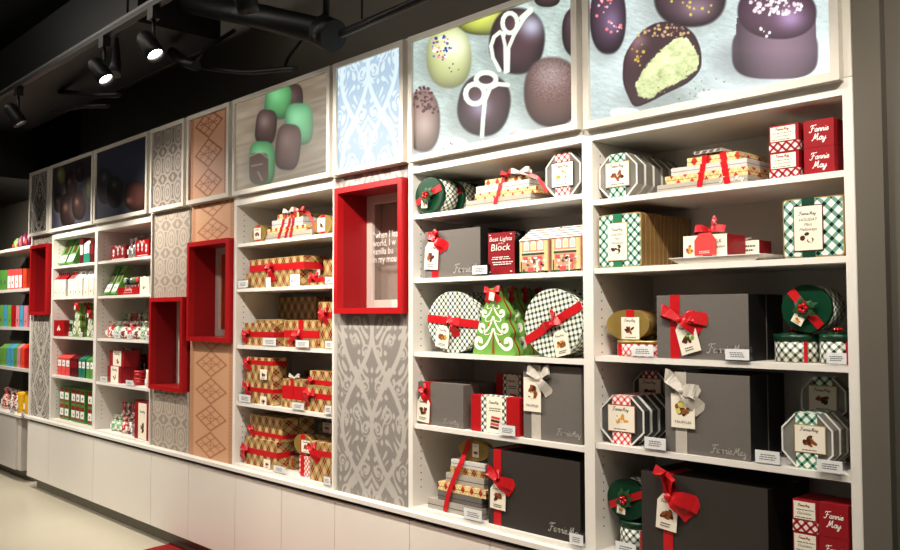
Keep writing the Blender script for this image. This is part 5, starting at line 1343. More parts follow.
# bottom shelf tower and dark box
z = Q[4]
t, o = tower('tall stepped tower of gold and silver boxes tied with a long red ribbon, bottom shelf',
    [(428, 481.5, 504, 514.5, .03, .20, 'grey2'), (438, 481.5, 494, 504, .035, .19, 'grey'), (438, 486, 485.5, 494, .035, .19, 'arg_t'), (446, 484, 475.5, 485.5, .045, .17, 'grey2'), (450, 484.5, 468.5, 475.5, .05, .16, 'arg_s'), (451, 485, 461.5, 468.5, .05, .16, 'silver')], z)
zt_ = o[-1][4] + .0006
x0, x1, h = fr(457, 486, 439, 460, .06)
h = min(h, Q[3] - TK - .004 - zt_); cx = (x0 + x1) / 2
M().disc(cx, zt_ + h / 2 + .0, (x1 - x0) / 2, h / 2, .07, .11).build('round_tin', 'gold', t)
paper_label(t, cx + .0, cx + (x1 - x0) * .22, zt_ + h * .22, zt_ + h * .86, .069, 'choc', seed=44)
pts = [pt(445, 511, .024), pt(447, 500, .026), pt(450, 489, .028), pt(456, 474, .036), pt(461, 463, .042), pt(466, 450, .060), pt(469, 440, .064)]
drape(t, pts, .026, name='long_ribbon')
hh_ = holder(462.5, 481.5, 504, 518.5, -.01, z, 'clear price holder in front of the tall ribboned tower')
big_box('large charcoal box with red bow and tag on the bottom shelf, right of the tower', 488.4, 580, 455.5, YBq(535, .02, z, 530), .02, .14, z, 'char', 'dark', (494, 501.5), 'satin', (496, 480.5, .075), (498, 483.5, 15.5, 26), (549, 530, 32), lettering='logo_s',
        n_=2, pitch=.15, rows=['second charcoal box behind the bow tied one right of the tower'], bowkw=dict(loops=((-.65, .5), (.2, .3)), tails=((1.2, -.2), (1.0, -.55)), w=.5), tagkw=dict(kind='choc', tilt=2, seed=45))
holder(568, 583, 529, 544, -.012, z, 'clear price holder at the corner of the charcoal box')
# ================================================================== BAY 2 (gold argyle gifts)
S2 = SH['B2']; Z2 = [z + E_ for z in S2] + [ZB + E_]
def gold_disc(label, xl, xr, yt, yb, y, z, lab, n_=1, rows=(), mat='gold', d=.05, seed=0, band=True):
    x0, x1, h = fr(xl, xr, yt, yb, y); cx = (x0 + x1) / 2; w = x1 - x0
    t = T_('candy_tin', label, 'candy tin', x0, x1, y, y + d, z)
    M().disc(cx, z + h / 2, w / 2 * .98, h / 2 * .98, y + .0101, y + d).build('tin_body', 'tinside', t)
    M().disc(cx, z + h / 2, w / 2, h / 2, y, y + .010).build('lid', mat, t)
    if band: M().box(cx - w * .12, cx + w * .12, y - .0012, y - .0002, z + h * .012, z + h * .988).build('ribbon', 'satin', t)
    if lab: paper_label(t, x0 + w * lab[0], x0 + w * lab[1], z + h * lab[2], z + h * lab[3], y - .0014, 'choc', seed=seed)
    for i in range(1, n_): dup(t, 0, (d + .008) * i, 0, rows[i - 1])
    return t, h
gold_disc('small round gold tin with chocolate label at the left of its top shelf', 252, 265, 221, 238.5, .04, Z2[0], (.20, .72, .16, .82), 3, ['second round gold tin behind the left labelled one', 'third round gold tin behind the left labelled one'], seed=51)
t, o = tower('small stepped tower of silver and gold boxes with many red ribbon ends',
    [(265, 312, 232, 239, .05, .20, 'grey2'), (267.5, 306, 226.5, 232, .055, .18, 'arg_t'), (272, 303, 218.5, 226.5, .06, .17, 'silver'), (277.5, 299, 213, 218.5, .07, .14, 'arg_t')], Z2[0])
zt_ = o[-1][4]
for a, b_ in ((276, 284), (283, 290), (288, 293)):
    drape(t, fall(a, b_, o), .020)
drape(t, [(P(300, 212, .08)[0], .08, zt_ + .002), pt(309, 213, .08), pt(313, 222, .07), pt(316, 231, .05)], .018, side=(1, 0, .6))
bow(t, P(288, 211, .06)[0], zt_ + .004, .07, .06, 'silverrib', loops=((-.9, .15), (.9, .15)), tails=())
bow(t, P(298, 210, .06)[0], zt_ + .004, .075, .05, loops=((-.9, .15), (.9, .15)), tails=())
gold_disc('larger round gold tin with chocolate label beside the red display box', 314.5, 331.5, 211, 231, .04, Z2[0], (.22, .66, .16, .84), 3, ['second round gold tin behind the right labelled one', 'third round gold tin behind the right labelled one'], seed=52)
def argbox(label, xl, xr, yt, yb, y, z, d, mat='arg', h=None, band=None, bw=None, tg=None, tails=((-.5, -1.0), (.9, -.6)), loops=((-.9, .3), (.8, .3)), n_=1, pitch=0, rows=(), bs=.05, vb=None, tabs=None):
    x0, x1, hh = fr(xl, xr, yt, yb, y); h = h or hh; w = x1 - x0
    t = T_('gift_box', label, 'gift box', x0, x1, y, y + d, z)
    M().box(x0, x1, y, y + d, z, z + h, bev=.001).build('box_body', mat, t)
    for i in range(1, n_): dup(t, 0, pitch * i, 0, rows[i - 1])
    if band: hband(t, x0, x1, y, y + d, z + h * band[0], z + h * band[1])
    if vb: vband(t, x0 + w * vb[0], x0 + w * vb[1], y - .001, y + d, z, z + h)
    if bw: bow(t, x0 + w * bw[0], z + h * bw[1], y - .004, bs, loops=loops, tails=tails, w=.5)
    if tg: hang_tag(t, x0 + w * tg[0], z + h * tg[1], w * tg[2], h * tg[3], y - .010, 'choc', 0, square=True, seed=int(xl))
    return t, h, x0, x1
z = Z2[1]
t, h, x0, x1 = argbox('long gold argyle box lying under the ribboned one, second shelf', 246, 300, 269.5, 285, .03, z, .16)
argbox('long gold argyle box on top with wide red ribbon and trailing bow', 250, 304, 256.5, 270, .028, z + h + E_, .15, band=(.05, .55), bw=(.42, .25), tg=None, loops=((-.8, .2), (.3, .35)), tails=((.55, -1.25), (.35, -1.3)), bs=.058)
def small_tag(label, xl, xr, yt, yb, y, z, marks=3):
    x0, x1, h = fr(xl, xr, yt, yb, y)
    t = T_('product_card', label, 'card', x0, x1, y, y + .012, z)
    c_ = M().box(x0, x1, y, y + .0015, z, z + h).box(x0 + .002, x1 - .002, y + .0016, y + .012, z, z + .002).build('card', 'paper', t)
    mb = M(); w = x1 - x0
    for k in range(marks): cluster(mb, x0 + w * (.2 + .3 * k) if marks > 1 else (x0 + x1) / 2, z + h * .45, w * .26, h * .34, y - .0004, [0], 4, k)
    mb.build('picture', 'choc', c_); return t
small_tag('white product card before the long lying gold box, with three dark shapes', 290, 299.5, 272, 283.5, .005, z)
small_tag('narrow white product card before the middle of the long gold box', 266, 270.5, 276, 285.5, .008, z, 1)
holder(237, 247.5, 277, 286.5, .004, z, 'clear price holder at the left end of the second argyle shelf')
argbox('upright gold argyle box standing at the back of the second shelf', 292, 322, 246.5, 274, .22, z, .06, n_=2, pitch=.065, rows=['second upright gold argyle box at the back of the second shelf'])
argbox('small gold argyle box with red bow near the right of the second shelf', 308.5, 323, 273, 283, .03, z, .08, bw=(.45, .8), loops=((-.8, .3), (.8, .35)), tails=((-1.0, -.4), (.9, -.5)), bs=.042, band=(.3, .7))
argbox('gold argyle box behind the price holder at the right end, second shelf', 323.5, 332.5, 253, 280, .12, z, .20)
small_tag('white product card leaning above the small bow box, second shelf', 311, 320, 262, 269, .115, z + .052, 3)
holder(324, 332.5, 272.5, 281.5, .002, z, 'clear price holder beside the red display box, second shelf')
# shelf 3
z = Z2[2]
argbox('gold argyle box with red ribbon and bow at the left of the third shelf', 244.5, 274, 321.5, 344, .03, z, .068, band=(.38, .62), bw=(.08, .45), loops=((-.7, .35), (.8, .45)), tails=((-.5, -.85), (.2, -.8)), bs=.05, n_=1)
argbox('taller gold argyle box behind the left ribboned one, third shelf', 256, 281.5, 312, 338, .105, z, .12, tg=(.84, .45, .16, .40))
argbox('gold argyle box with crossed red ribbon and long bow tail, third shelf', 284, 318, 318.5, 346, .03, z, .12, band=(.35, .62), vb=(.44, .58), bw=(.42, .40), loops=((-.5, .3), (.5, .3)), tails=((-1.15, -.55), (-1.3, -.68)), bs=.062)
x0, x1, h = fr(295, 305, 326, 338, .0)
hz0 = P(300, 338, .0)[1]
argbox('dark shaded gold argyle box high at the back of the third shelf', 279, 316, 297, 325, .27, z, .05, n_=2, pitch=.055, rows=['second shaded gold argyle box at the very back of the third shelf'], h=P(297, 297, .27)[1] - z)
t, h, x0, x1 = argbox('lower gold argyle box in the right hand stack of the third shelf', 318.7, 332.5, 326, 347, .04, z, .12)
argbox('upper gold argyle box with red bow in the right hand stack, third shelf', 318.5, 332.5, 300.5, 326, .05, z + h + E_, .11, band=(.35, .6), bw=(.45, .5), loops=((-.8, .4), (.6, .5)), tails=((-.8, -.8), (.5, -.9)), bs=.05)
holder(262, 275.5, 335, 345.5, .0, z, 'clear price holder before the left ribboned gold box, third shelf')
holder(294.5, 308.5, 337, 346.5, -.008, z, 'clear price holder before the crossed ribbon gold box, third shelf')
holder(325, 333, 337.5, 347.5, .0, z, 'clear price holder before the right hand stack, third shelf')
# shelf 4
z = Z2[3]
t, h, x0, x1 = argbox('lower gold argyle box with ribbon in the left stack of the fourth shelf', 245.6, 273, 378, 401.5, .03, z, .09, band=(.50, .68), bw=(.10, .60), tg=(.72, .36, .22, .36), loops=((-.9, .6), (.5, .5)), tails=((-1.2, .9), (.5, -.9)), bs=.048, n_=3, pitch=.10, rows=['gold argyle box behind the lower left one, fourth shelf', 'rear gold argyle box behind the lower left one, fourth shelf'])
argbox('upper gold argyle box with ribbon in the left stack of the fourth shelf', 246, 273, 355, 378, .03, z + h + E_, .09, band=(.68, .86), bw=(.08, .72), tg=(.72, .50, .24, .44), loops=((-.7, .3), (.5, .5)), tails=((-.5, -1.0), (.8, -.8)), bs=.048)
t, h, x0, x1 = argbox('small gold argyle box at the bottom of the red wrapped stack', 281, 305, 397.5, 406, .04, z, .10, 'arg_s')
t, h2, x0, x1 = argbox('bright red box with satin bands in the red wrapped stack', 282, 305, 384.5, 397.5, .045, z + h + E_, .10, 'satin', vb=(.42, .50))
t, h3, x0, x1 = argbox('small gold argyle box on top of the red wrapped stack', 283, 304, 377.5, 384.5, .05, z + h + h2 + 3 * E_, .09, 'arg_s', vb=(.38, .52))
bow(t, (x0 + x1) / 2, z + h + h2 + h3 + .008, .06, .045, 'silverrib', loops=((-1.1, .3), (1.1, .3)), tails=())
argbox('shaded gold argyle box at the back of the fourth shelf', 304, 322, 354, 385, .31, z, .05)
t, h, x0, x1 = argbox('lower gold argyle box with red bow in the right stack, fourth shelf', 307.5, 333, 385, 411.5, .03, z, .10, band=(.50, .70), bw=(.12, .62), loops=((-.8, .5), (.8, .2)), tails=((-1.0, -.4), (-.4, -1.0)), bs=.055)
argbox('upper gold argyle box with red ribbon in the right stack, fourth shelf', 310, 333, 370.5, 385, .04, z + h + E_, .10, band=(.05, .35), bw=(.12, .25), loops=((-.7, .3), (.5, .4)), tails=((-.8, -.5),), bs=.04)
holder(238, 250, 391.5, 401.5, .0, z, 'clear price holder at the left end of the fourth argyle shelf')
holder(291, 303.5, 398.5, 408, -.004, z, 'clear price holder before the red wrapped stack, fourth shelf')
holder(326, 333.2, 401, 412, -.006, z, 'clear price holder at the right end of the fourth argyle shelf')
# bottom shelf
z = Z2[4]
t, h, x0, x1 = argbox('lower gold argyle box with red bow in the left stack, bottom shelf', 243, 275, 442.5, 470, .04, z, .12, band=(.42, .62), bw=(.06, .5), tg=(.76, .34, .20, .32), loops=((-.6, .4), (.5, .3)), tails=((-.9, -.9), (-.3, -1.1)), bs=.055)
argbox('upper gold argyle box with red ribbon in the left stack, bottom shelf', 250, 282.5, 423, 446, .06, z + h + E_, .10, band=(.12, .30), bw=(.06, .3), loops=((-.5, .4), (.6, .4)), tails=((.7, -.6),), bs=.045, n_=2, pitch=.11, rows=['second gold argyle box behind the upper left one, bottom shelf'])
for i, (a, b_, yt, yb, yy) in enumerate(((277, 285, 458, 467, .10), (285.5, 293, 460.5, 469, .12), (278, 286, 449, 457.5, .10), (286, 293.5, 452, 460.5, .12))):
    x0, x1, h = fr(a, b_, yt, yb, yy); h = .036
    zz = z if i < 2 else z + h + E_
    t = T_('gift_box', ('tiny gold gift box with white tag, %s, between the bottom shelf stacks' % ('lower left', 'lower right', 'upper left', 'upper right')[i]), 'gift box', x0, x1, yy, yy + .1, zz)
    M().box(x0, x1, yy, yy + .10, zz, zz + h, bev=.001).build('box_body', 'arg_s', t)
    M().box(x0 + .01, x0 + .024, yy - .0014, yy - .0002, zz + .008, zz + h * .8).build('gift_tag', 'paper', t)
    M().box(x1 - .012, x1 - .006, yy - .0014, yy - .0002, zz, zz + h).build('ribbon', 'satin', t)
t = T_('candy_box', 'white printed box with a red band under the gold disc tin', 'candy box', P(299, 460, .05)[0], P(310, 460, .05)[0], .05, .13, z)
x0, x1, h = fr(299.5, 311, 452.5, 473, .05)
M().box(x0, x1, .05, .13, z, z + h, bev=.001).build('box_body', 'tr', t); vband(t, x0 + (x1 - x0) * .12, x0 + (x1 - x0) * .42, .0488, .13, z, z + h)
gold_disc('gold disc tin with tilted label standing on the white banded box', 294, 312, 431, 452, .06, z + h + .0026, (.45, .92, .14, .72), seed=55)
argbox('gold argyle box with large red bow at the right of the bottom shelf', 310, 333, 441, 480, .03, z, .09, band=(.66, .80), bw=(.12, .76), loops=((-.35, .4), (.6, .5)), tails=((.9, -.9), (1.4, -.3)), bs=.06)
hz = P(325, 434, .2)[1] - z
argbox('gold argyle box in the shade under the dark disc tin', 314, 334, 445, 470, .20, z, .10, h=max(.08, P(325, 436, .2)[1] - z - .002))
gold_disc('dark shaded disc tin with label high at the back right, bottom shelf', 318.5, 335, 418.5, 435.5, .21, z + max(.08, P(325, 436, .2)[1] - z - .002) + E_, (.3, .8, .2, .8), mat='plasticd', seed=56, band=False)
holder(272.5, 285, 465.5, 474.5, .0, z, 'clear price holder between the two stacks of the bottom argyle shelf')
holder(327, 334.5, 477, 488, -.01, z, 'clear price holder at the right end of the bottom argyle shelf')

# ================================================================== BAY 1 left half: cartons
SA = SH['B1A']; ZA = [z + E_ for z in SA] + [ZB + E_]
def leaning(label, xl, xr, yt, y, z, d, ang, mat, seed):
    x0, x1 = P(xl, yt, y)[0], P(xr, yt, y)[0]; w = x1 - x0; h = .225
    t = thing('candy_box', label, 'candy box', ((x0 + x1) / 2, y, z + d * math.sin(R(ang)) + .001)); z0 = z + d * math.sin(R(ang)) + .001
    M().box(x0, x1, y, y + d, z0, z0 + h).build('box_body', mat, t)
    M().box(x0 + w * .30, x1 - w * .22, y - .0015, y - .0002, z0 + h * .42, z0 + h * .74).build('window', 'choc', t)
    lb = M().box(x0 + w * .04, x1 - w * .04, y - .0015, y - .0002, z0 + h * .06, z0 + h * .34).build('label', 'paper', t)
    mb = M(); logo1(mb, x0 + w * .15, z0 + h * .18, w * .7, y - .002, 0, .3); mb.build('lettering', 'pinktag', lb)
    t.rotation_euler = (R(-ang), 0, 0)
    return t
def carton(label, xl, xr, yt, yb, y, z, d, mat, lab='paper', gable=True, mark='choc', labr=(.35, .72), handle=False, name='candy_carton', h=None, seed=0, gm=None):
    x0, x1, hh = fr(xl, xr, yt, yb, y); h = h or hh; w = x1 - x0; b_ = h * (.80 if gable else 1)
    t = T_(name, label, 'carton', x0, x1, y, y + d, z)
    M().box(x0, x1, y, y + d, z, z + b_).build('carton_body', mat, t)
    if gable:
        mb = M(); q = mb.add([(x0, y, z + b_ + .0003), (x1, y, z + b_ + .0003), (x1, y + d, z + b_ + .0003), (x0, y + d, z + b_ + .0003), (x0, y + d * .5, z + h), (x1, y + d * .5, z + h)])
        for fc in ((0, 1, 5, 4), (2, 3, 4, 5), (1, 2, 5), (3, 0, 4), (3, 2, 1, 0)): mb.face([q + i for i in fc], [(0, 0)] * len(fc))
        mb.build('gable_top', gm or mat, t)
    lb = M().box(x0 + w * .10, x1 - w * .12, y - .0014, y - .0002, z + h * labr[0], z + h * labr[1]).build('label', lab, t)
    mb = M(); cluster(mb, (x0 + x1) / 2, z + h * (labr[0] + labr[1]) / 2, w * .5, h * (labr[1] - labr[0]) * .55, y - .0018, [0], 5, seed); mb.build('picture', mark, lb)
    if handle:
        mb = M(); hp = [(x0 + w * .2, y + d * .5, z + h), (x0 + w * .3, y + d * .5, z + h + .022), (x0 + w * .7, y + d * .5, z + h + .022), (x0 + w * .8, y + d * .5, z + h)]
        mb.strip(hp, .010, side=(0, 1, 0)).build('handle', gm or mat, t)
    return t
leaning('left bright green box leaning back, top left carton shelf', 57.5, 64.5, 262, .035, ZA[0], .05, 22, 'lime2', 1)
leaning('right bright green box leaning back, top left carton shelf', 66, 72.5, 261, .035, ZA[0], .05, 22, 'lime2', 2)
carton('dark red tall box between green boxes and the white carton', 80, 83, 236, 262, .04, ZA[0], .16, 'dred', 'cream', False)
carton('tall white and green milk style carton on the top left shelf', 83.5, 90, 238, 262, .04, ZA[0], .08, 'teal', 'paper', True, 'choc', (.42, .78), gm='silver')
carton('dark red tall box at the right end of the top left carton shelf', 90.5, 94, 236, 261, .04, ZA[0], .16, 'dred', 'redbox', False)
ws = ['first', 'second', 'third', 'fourth', 'fifth', 'sixth', 'seventh', 'eighth']
for i, (a, b_, g) in enumerate(((54.4, 57.8, 'redbox'), (58.2, 61.6, 'redbox'), (62.0, 65.4, 'redbox'), (68.3, 73.6, 'pinktag'), (74, 77.8, None), (78.2, 82.3, None), (83.6, 88.4, None), (88.8, 93.6, None))):
    carton('white gable carton with small handle, %s from the left on the second shelf' % ws[i], a, b_, 274.5, 296.2, .012 + .004 * (i % 2), ZA[1], .07, 'tag', 'cream', True, 'choc2', (.06, .36), True, seed=i, gm=g or 'paper')
z = ZA[2]
carton('square bright red box with white figure print, third shelf left', 54, 64.3, 319.5, 335.5, .008, z, .10, 'red', 'red', False, 'paper', (.15, .85), seed=3)
carton('green patterned box beside the square bright red one', 67.6, 73, 320, 336, .05, z, .08, 'tg', 'green', False, 'lime', (.2, .8), seed=4)
tree_box('slim lime green tree box with red bow on the left carton shelf', 73.5, 81, 303, 336.5, .03, z, .045, 4, .082, [w_ + ' slim green tree box behind the one on the left carton shelf' for w_ in ('second', 'third', 'fourth')])
tree_box('green tree box at the right end of the left carton shelf', 87, 93.6, 311, 337, .03, z, .045, 3, .082, [w_ + ' green tree box behind the one at the right end' for w_ in ('second', 'third')])
for i, (a, b_) in enumerate(((68, 71.5), (78.5, 82), (91, 94))): holder(a, b_, 330.5, 336.8, .0, z, 'tiny price holder, %s from the left under the slim tree boxes' % ws[i])
z = ZA[3]
for i, (a, b_, m_, y_) in enumerate(((58, 61.6, 'pinktag', .05), (62, 65.6, 'pinktag', .05), (66, 69.8, 'pinktag', .05), (70.4, 77.8, 'dred', .045), (78.6, 81.6, 'teal', .05), (82, 85.3, 'teal', .05), (86.4, 89.8, 'lime2', .05), (90.2, 93.6, 'lime2', .05))):
    carton('%s gabled carton, %s from the left on the fourth shelf' % ({'pinktag': 'coral red', 'dred': 'maroon', 'teal': 'teal', 'lime2': 'lime green'}[m_], ws[i]), a, b_, 352.5 + i * .35, 374 + i * .65, y_, z, .12, m_, 'paper' if m_ != 'dred' else 'redbox', True, 'choc', (.42, .70), seed=i)
z = ZA[4]
for row in range(2):
    for i, (a, b_) in enumerate(((59.8, 63.9), (64.4, 69.0), (71.2, 75.4), (75.8, 79.8), (80.2, 84.6), (87.8, 92.3))):
        yc = 417.5 + (a - 60) * .33
        x0, x1, _ = fr(a, b_, 400, 415, .06); h = .132
        lab_ = 'small green box with red topped label, %s in the %s row, bottom left shelf' % (ws[i], ('lower', 'upper')[row])
        zz = z + row * (h + E_)
        t = T_('candy_box', lab_, 'candy box', x0, x1, .06, .16, zz)
        M().box(x0, x1, .06, .16, zz, zz + h).build('box_body', 'lime2', t); w = x1 - x0
        M().box(x0 + w * .1, x1 - w * .1, .0586, .0598, zz + h * .72, zz + h * .95).build('label_header', 'redbox', t)
        M().box(x0 + w * .1, x1 - w * .1, .0586, .0598, zz + h * .12, zz + h * .24).build('label_footer', 'redbox', t)
        lb = M().box(x0 + w * .1, x1 - w * .1, .0586, .0598, zz + h * .26, zz + h * .70).build('label', 'paper', t)
        mb = M(); cluster(mb, (x0 + x1) / 2, zz + h * .48, w * .5, h * .28, .0582, [0], 5, i); mb.build('picture', 'dark', lb)

# ================================================================== BAY 1 right half: candy bags and red boxes
SB = SH['B1B']; Zb = [z + E_ for z in SB] + [ZB + E_]
z = Zb[0]
def print_box(label, xl, xr, yt, yb, y, z, d, mat='redbox', seed=0, h=None):
    x0, x1, hh = fr(xl, xr, yt, yb, y); h = h or hh; w = x1 - x0; r_ = random.Random(seed)
    t = T_('candy_box', label, 'candy box', x0, x1, y, y + d, z)
    M().box(x0, x1, y, y + d, z, z + h, bev=.003).build('box_body', mat, t)
    mb = M(); logo1(mb, x0 + w * .3, z + h * .84, w * .4, y - .0006, 0, .3)
    for k in range(3):
        c_ = x0 + w * (.2 + .3 * k); b_ = z + h * (.25 + .1 * r_.random())
        mb.flat([(c_ - w * .03, b_), (c_ + w * .03, b_), (c_ + w * .03, b_ + h * .28), (c_ - w * .03, b_ + h * .28)], y - .0006)
        mb.flat([(c_ + w * .07 * math.cos(q), b_ + h * .36 + w * .07 * math.sin(q)) for q in [n_ * .785 for n_ in range(8)]], y - .0006)
        mb.flat([(c_ - w * .08, b_ + h * .1), (c_ + w * .08, b_ + h * .1), (c_ + w * .08, b_ + h * .14), (c_ - w * .08, b_ + h * .14)], y - .0009)
    mb.flat([(x0 + w * .1, z + h * .08), (x1 - w * .1, z + h * .08), (x1 - w * .1, z + h * .12), (x0 + w * .1, z + h * .12)], y - .0006)
    mb.build('figure_print', 'logo_w', t); return t
print_box('rounded dark red box with white print on the top bag shelf', 110.8, 125.5, 242.5, 257.2, .06, z, .12, 'redbox', 1)
print_box('bright red box with white print at the right of the top bag shelf', 135.5, 149, 236.5, 253.5, .03, z, .12, 'red', 2)
MT['foil'] = plain('crinkled_silver_foil', (190, 186, 188), .25, metal=.5, var=.3, scale=90)
def blotch(name, a, b_, c_, sc):
    n = N(name); f = n.noise(sc, 1.5); g = n.noise(sc * 1.7, 1)
    col = n.mix(n.M('GREATER_THAN', f, .5), rgb(*a), rgb(*b_)); col = n.mix(n.M('GREATER_THAN', g, .60), col, rgb(*c_))
    n.link(col, n.b.inputs['Base Color']); return n.done(.3, spec=.6)
MT['bagred'] = blotch('red_candy_bag', (206, 40, 36), (236, 214, 204), (120, 30, 30), 48)
MT['baggreen'] = blotch('pale_green_bag', (150, 192, 150), (214, 222, 206), (50, 120, 70), 52)
MT['bagmix'] = blotch('white_and_brown_candy_bag', (226, 216, 204), (92, 64, 52), (190, 50, 44), 55)
def pouch(label, cxp, cyp_w, top, bot, y, z, mat, seed, hd=None, name='candy_bag', h=None, tie=True):
    """soft gathered bag: pillow body, pinched neck, frilled top"""
    x0, x1, hh = fr(cxp - cyp_w / 2, cxp + cyp_w / 2, top, bot, y); h = h or hh; r_ = random.Random(seed); cx = (x0 + x1) / 2; rx = (x1 - x0) / 2; ry = min(.045, rx * .8)
    t = thing(name, label, 'bag', (cx, y + ry, z)); mb = M(); n_ = 14
    prof = [(.0, .55), (.02, .80), (.18, 1.0), (.40, .98), (.58, .80), (.68, .42), (.73, .22), (.82, .42), (1.0, .62)]
    if not tie: prof = [(.0, .85), (.02, .95), (.3, 1.0), (.8, .92), (.97, .95), (1.0, .9)]
    rows = [mb.add([(cx + rx * k * math.cos(2 * math.pi * i / n_) * (1 + .16 * r_.uniform(-1, 1)), y + ry + ry * k * math.sin(2 * math.pi * i / n_) * (1 + .1 * r_.uniform(-1, 1)), z + h * (a + (.05 * r_.uniform(-1, 0) if a == 1 else 0))) for i in range(n_)]) for a, k in prof]
    for a, b_ in zip(rows[:-1], rows[1:]):
        for i in range(n_):
            j = (i + 1) % n_; mb.face((a + i, a + j, b_ + j, b_ + i), [(i / n_, 0), ((i + 1) / n_, 0), ((i + 1) / n_, 1), (i / n_, 1)], 0, True)
    mb.face([rows[0] + i for i in range(n_ - 1, -1, -1)], [(0, 0)] * n_)
    mb.build('bag_body', mat, t)
    if tie: M().vcyl(cx, y + ry, rx * .26, z + h * .70, z + h * .755, n=12).build('tie', 'satin' if hd is None else hd, t)
    mb = M(); w = rx * .75; mb.flat([(cx - w / 2, z + h * .22), (cx + w / 2, z + h * .22), (cx + w / 2, z + h * .46), (cx - w / 2, z + h * .46)], y - .002)
    mb.build('label', 'paper', t)
    return t
pouch('crinkled silver bag between the two red boxes, left one', 128.3, 4.2, 243, 256.5, .05, z, 'foil', 1, h=.15)
pouch('crinkled silver bag between the two red boxes, right one', 132.8, 3.6, 241, 255.5, .06, z, 'foil', 2, h=.16)
z = Zb[1]
leaning('left green box leaning back beside the red display tray', 103.5, 109, 293, .04, z, .04, 24, 'lime2', 3)
leaning('right green box leaning back beside the red display tray', 110.5, 115.5, 293, .04, z, .04, 24, 'lime', 4)
x0, x1, h = fr(118, 138.5, 285.5, 293, .03)
t = T_('display_tray', 'bright red display tray holding green foil sweets', 'display tray', x0, x1, .03, .15, z)
M().box(x0, x1, .03, .033, z, z + h).box(x0, x1, .147, .150, z, z + h * 1.3).box(x0, x0 + .003, .0331, .1469, z, z + h).box(x1 - .003, x1, .0331, .1469, z, z + h * 1.3).box(x0 + .0031, x1 - .0031, .0331, .1469, z, z + .003).build('tray_walls', 'red', t)
mb = M(); logo1(mb, x0 + (x1 - x0) * .34, z + h * .55, (x1 - x0) * .34, .0294, 0, .28); tiny_lines(mb, x0 + (x1 - x0) * .28, x1 - (x1 - x0) * .15, z + h * .25, 1, .006, .0294, 0); mb.build('lettering', 'logo_w', t)
for i in range(7):
    cx = x0 + .018 + (x1 - x0 - .036) * i / 6; m_ = ('baggreen', 'green', 'foil', 'lime2', 'pinktag', 'green', 'silver')[i]
    t = thing('foil_sweet', 'foil wrapped green and white sweet in the red tray, %s from the left' % ws[i], 'sweet', (cx, .09, z + .004))
    M().ball((cx, .085, z + .105), .022, n=10, sz=1.3).build('sweet_head', m_, t)
    M().tube([(cx, .085, z + .004), (cx, .085, z + .078)], .003).build('stick', 'paper', t)
print_box('tall dark red box behind the right of the red tray', 137, 143, 275, 292, .17, z, .08, 'dred', 5)
t = carton('white box with chocolate picture at the right of the display tray', 139.8, 149.4, 274.8, 292, .03, z, .10, 'cream', 'tag', False, 'choc', (.15, .6), seed=7)
z = Zb[2]
k = 0
lm_ = ['bagred', 'baggreen', 'bagmix', 'bagred', 'bagmix', 'baggreen']
lc_ = {'bagred': 'red and white', 'baggreen': 'pale green', 'bagmix': 'white and brown'}
pn = ['far left', 'second', 'third', 'middle', 'fifth', 'sixth', 'far right']
for i in range(7): pouch('small %s bag, front row of the third bag shelf, %s' % (lc_[lm_[i % 6]], pn[i]), 106.8 + i * 6.6, 5.8, 321, 339, .04 + .008 * (i % 2), z, lm_[i % 6], i, h=.13)
for i in range(6): pouch('taller %s bag, rear row of the third bag shelf, %s' % (lc_[lm_[(i + 1) % 6]], pn[i]), 121 + i * 5.2, 4.4, 314, 339, .17 + .01 * (i % 2), z, lm_[(i + 1) % 6], i + 9, h=.19)
for i, (a, b_) in enumerate(((113.5, 119.5), (126.2, 131), (145, 149))): holder(a, b_, 332.2, 338.8, .002, z, 'tiny price holder, %s from the left below the candy bags' % ws[i])
z = Zb[3]
def rw_box(label, xl, xr, yt, yb, y, z, d, seed, h=None):
    x0, x1, hh = fr(xl, xr, yt, yb, y); h = h or hh; w = x1 - x0
    t = T_('candy_box', label, 'candy box', x0, x1, y, y + d, z)
    M().box(x0, x1, y, y + d, z, z + h, bev=.001).build('box_body', 'redbox', t)
    lb = M().box(x0 + w * .26, x0 + w * .82, y - .0014, y - .0002, z + .002, z + h - .001).build('label', 'cream', t)
    mb = M(); cluster(mb, x0 + w * .54, z + h * .34, w * .34, h * .36, y - .0018, [0], 6, seed); mb.build('picture', 'choc', lb)
    mb = M(); logo1(mb, x0 + w * .36, z + h * .74, w * .34, y - .0018, 0, .3); mb.build('lettering', 'ink', lb)
    return t, h
t, h = rw_box('lower red box with cream label in the fourth bag shelf stack', 107.5, 121, 366, 382.5, .05, z, .12, 1)
rw_box('upper red box with cream label in the fourth bag shelf stack', 109.5, 124, 350, 365.5, .06, z + h + E_, .11, 2)
t, h = rw_box('rear lower red box with cream label, fourth bag shelf', 121.5, 132.5, 366, 382.5, .19, z, .06, 3)
rw_box('rear upper red box with cream label, fourth bag shelf', 122, 133, 352, 368, .19, z + h + E_, .06, 4)
cx, cz_ = P(139, 380, .1); rr_ = .036
for k in range(2):
    t = thing('candle_tin', ('lower', 'upper')[k] + ' glossy red round tin right of the cream labelled red boxes', 'tin', (cx + .03, .09, z + k * .052))
    M().vcyl(cx + .03, .09, rr_, z + k * .0518, z + k * .0518 + .038).build('tin_body', 'red', t)
    M().vcyl(cx + .03, .09, rr_ + .002, z + k * .0518 + .0382, z + k * .0518 + .051).build('lid', 'satin', t)
print_box('dark maroon printed box at the back of the fourth bag shelf', 134, 147, 352, 385, .26, z, .08, 'dred', 8, h=.20)
pouch('small yellow and white bag at the right end of the fourth bag shelf', 146.3, 6, 369, 388, .04, z, 'cream', 40, h=.125, tie=False)
holder(99.5, 106.8, 373.5, 380.5, .01, z, 'tiny price holder at the left of the fourth bag shelf')
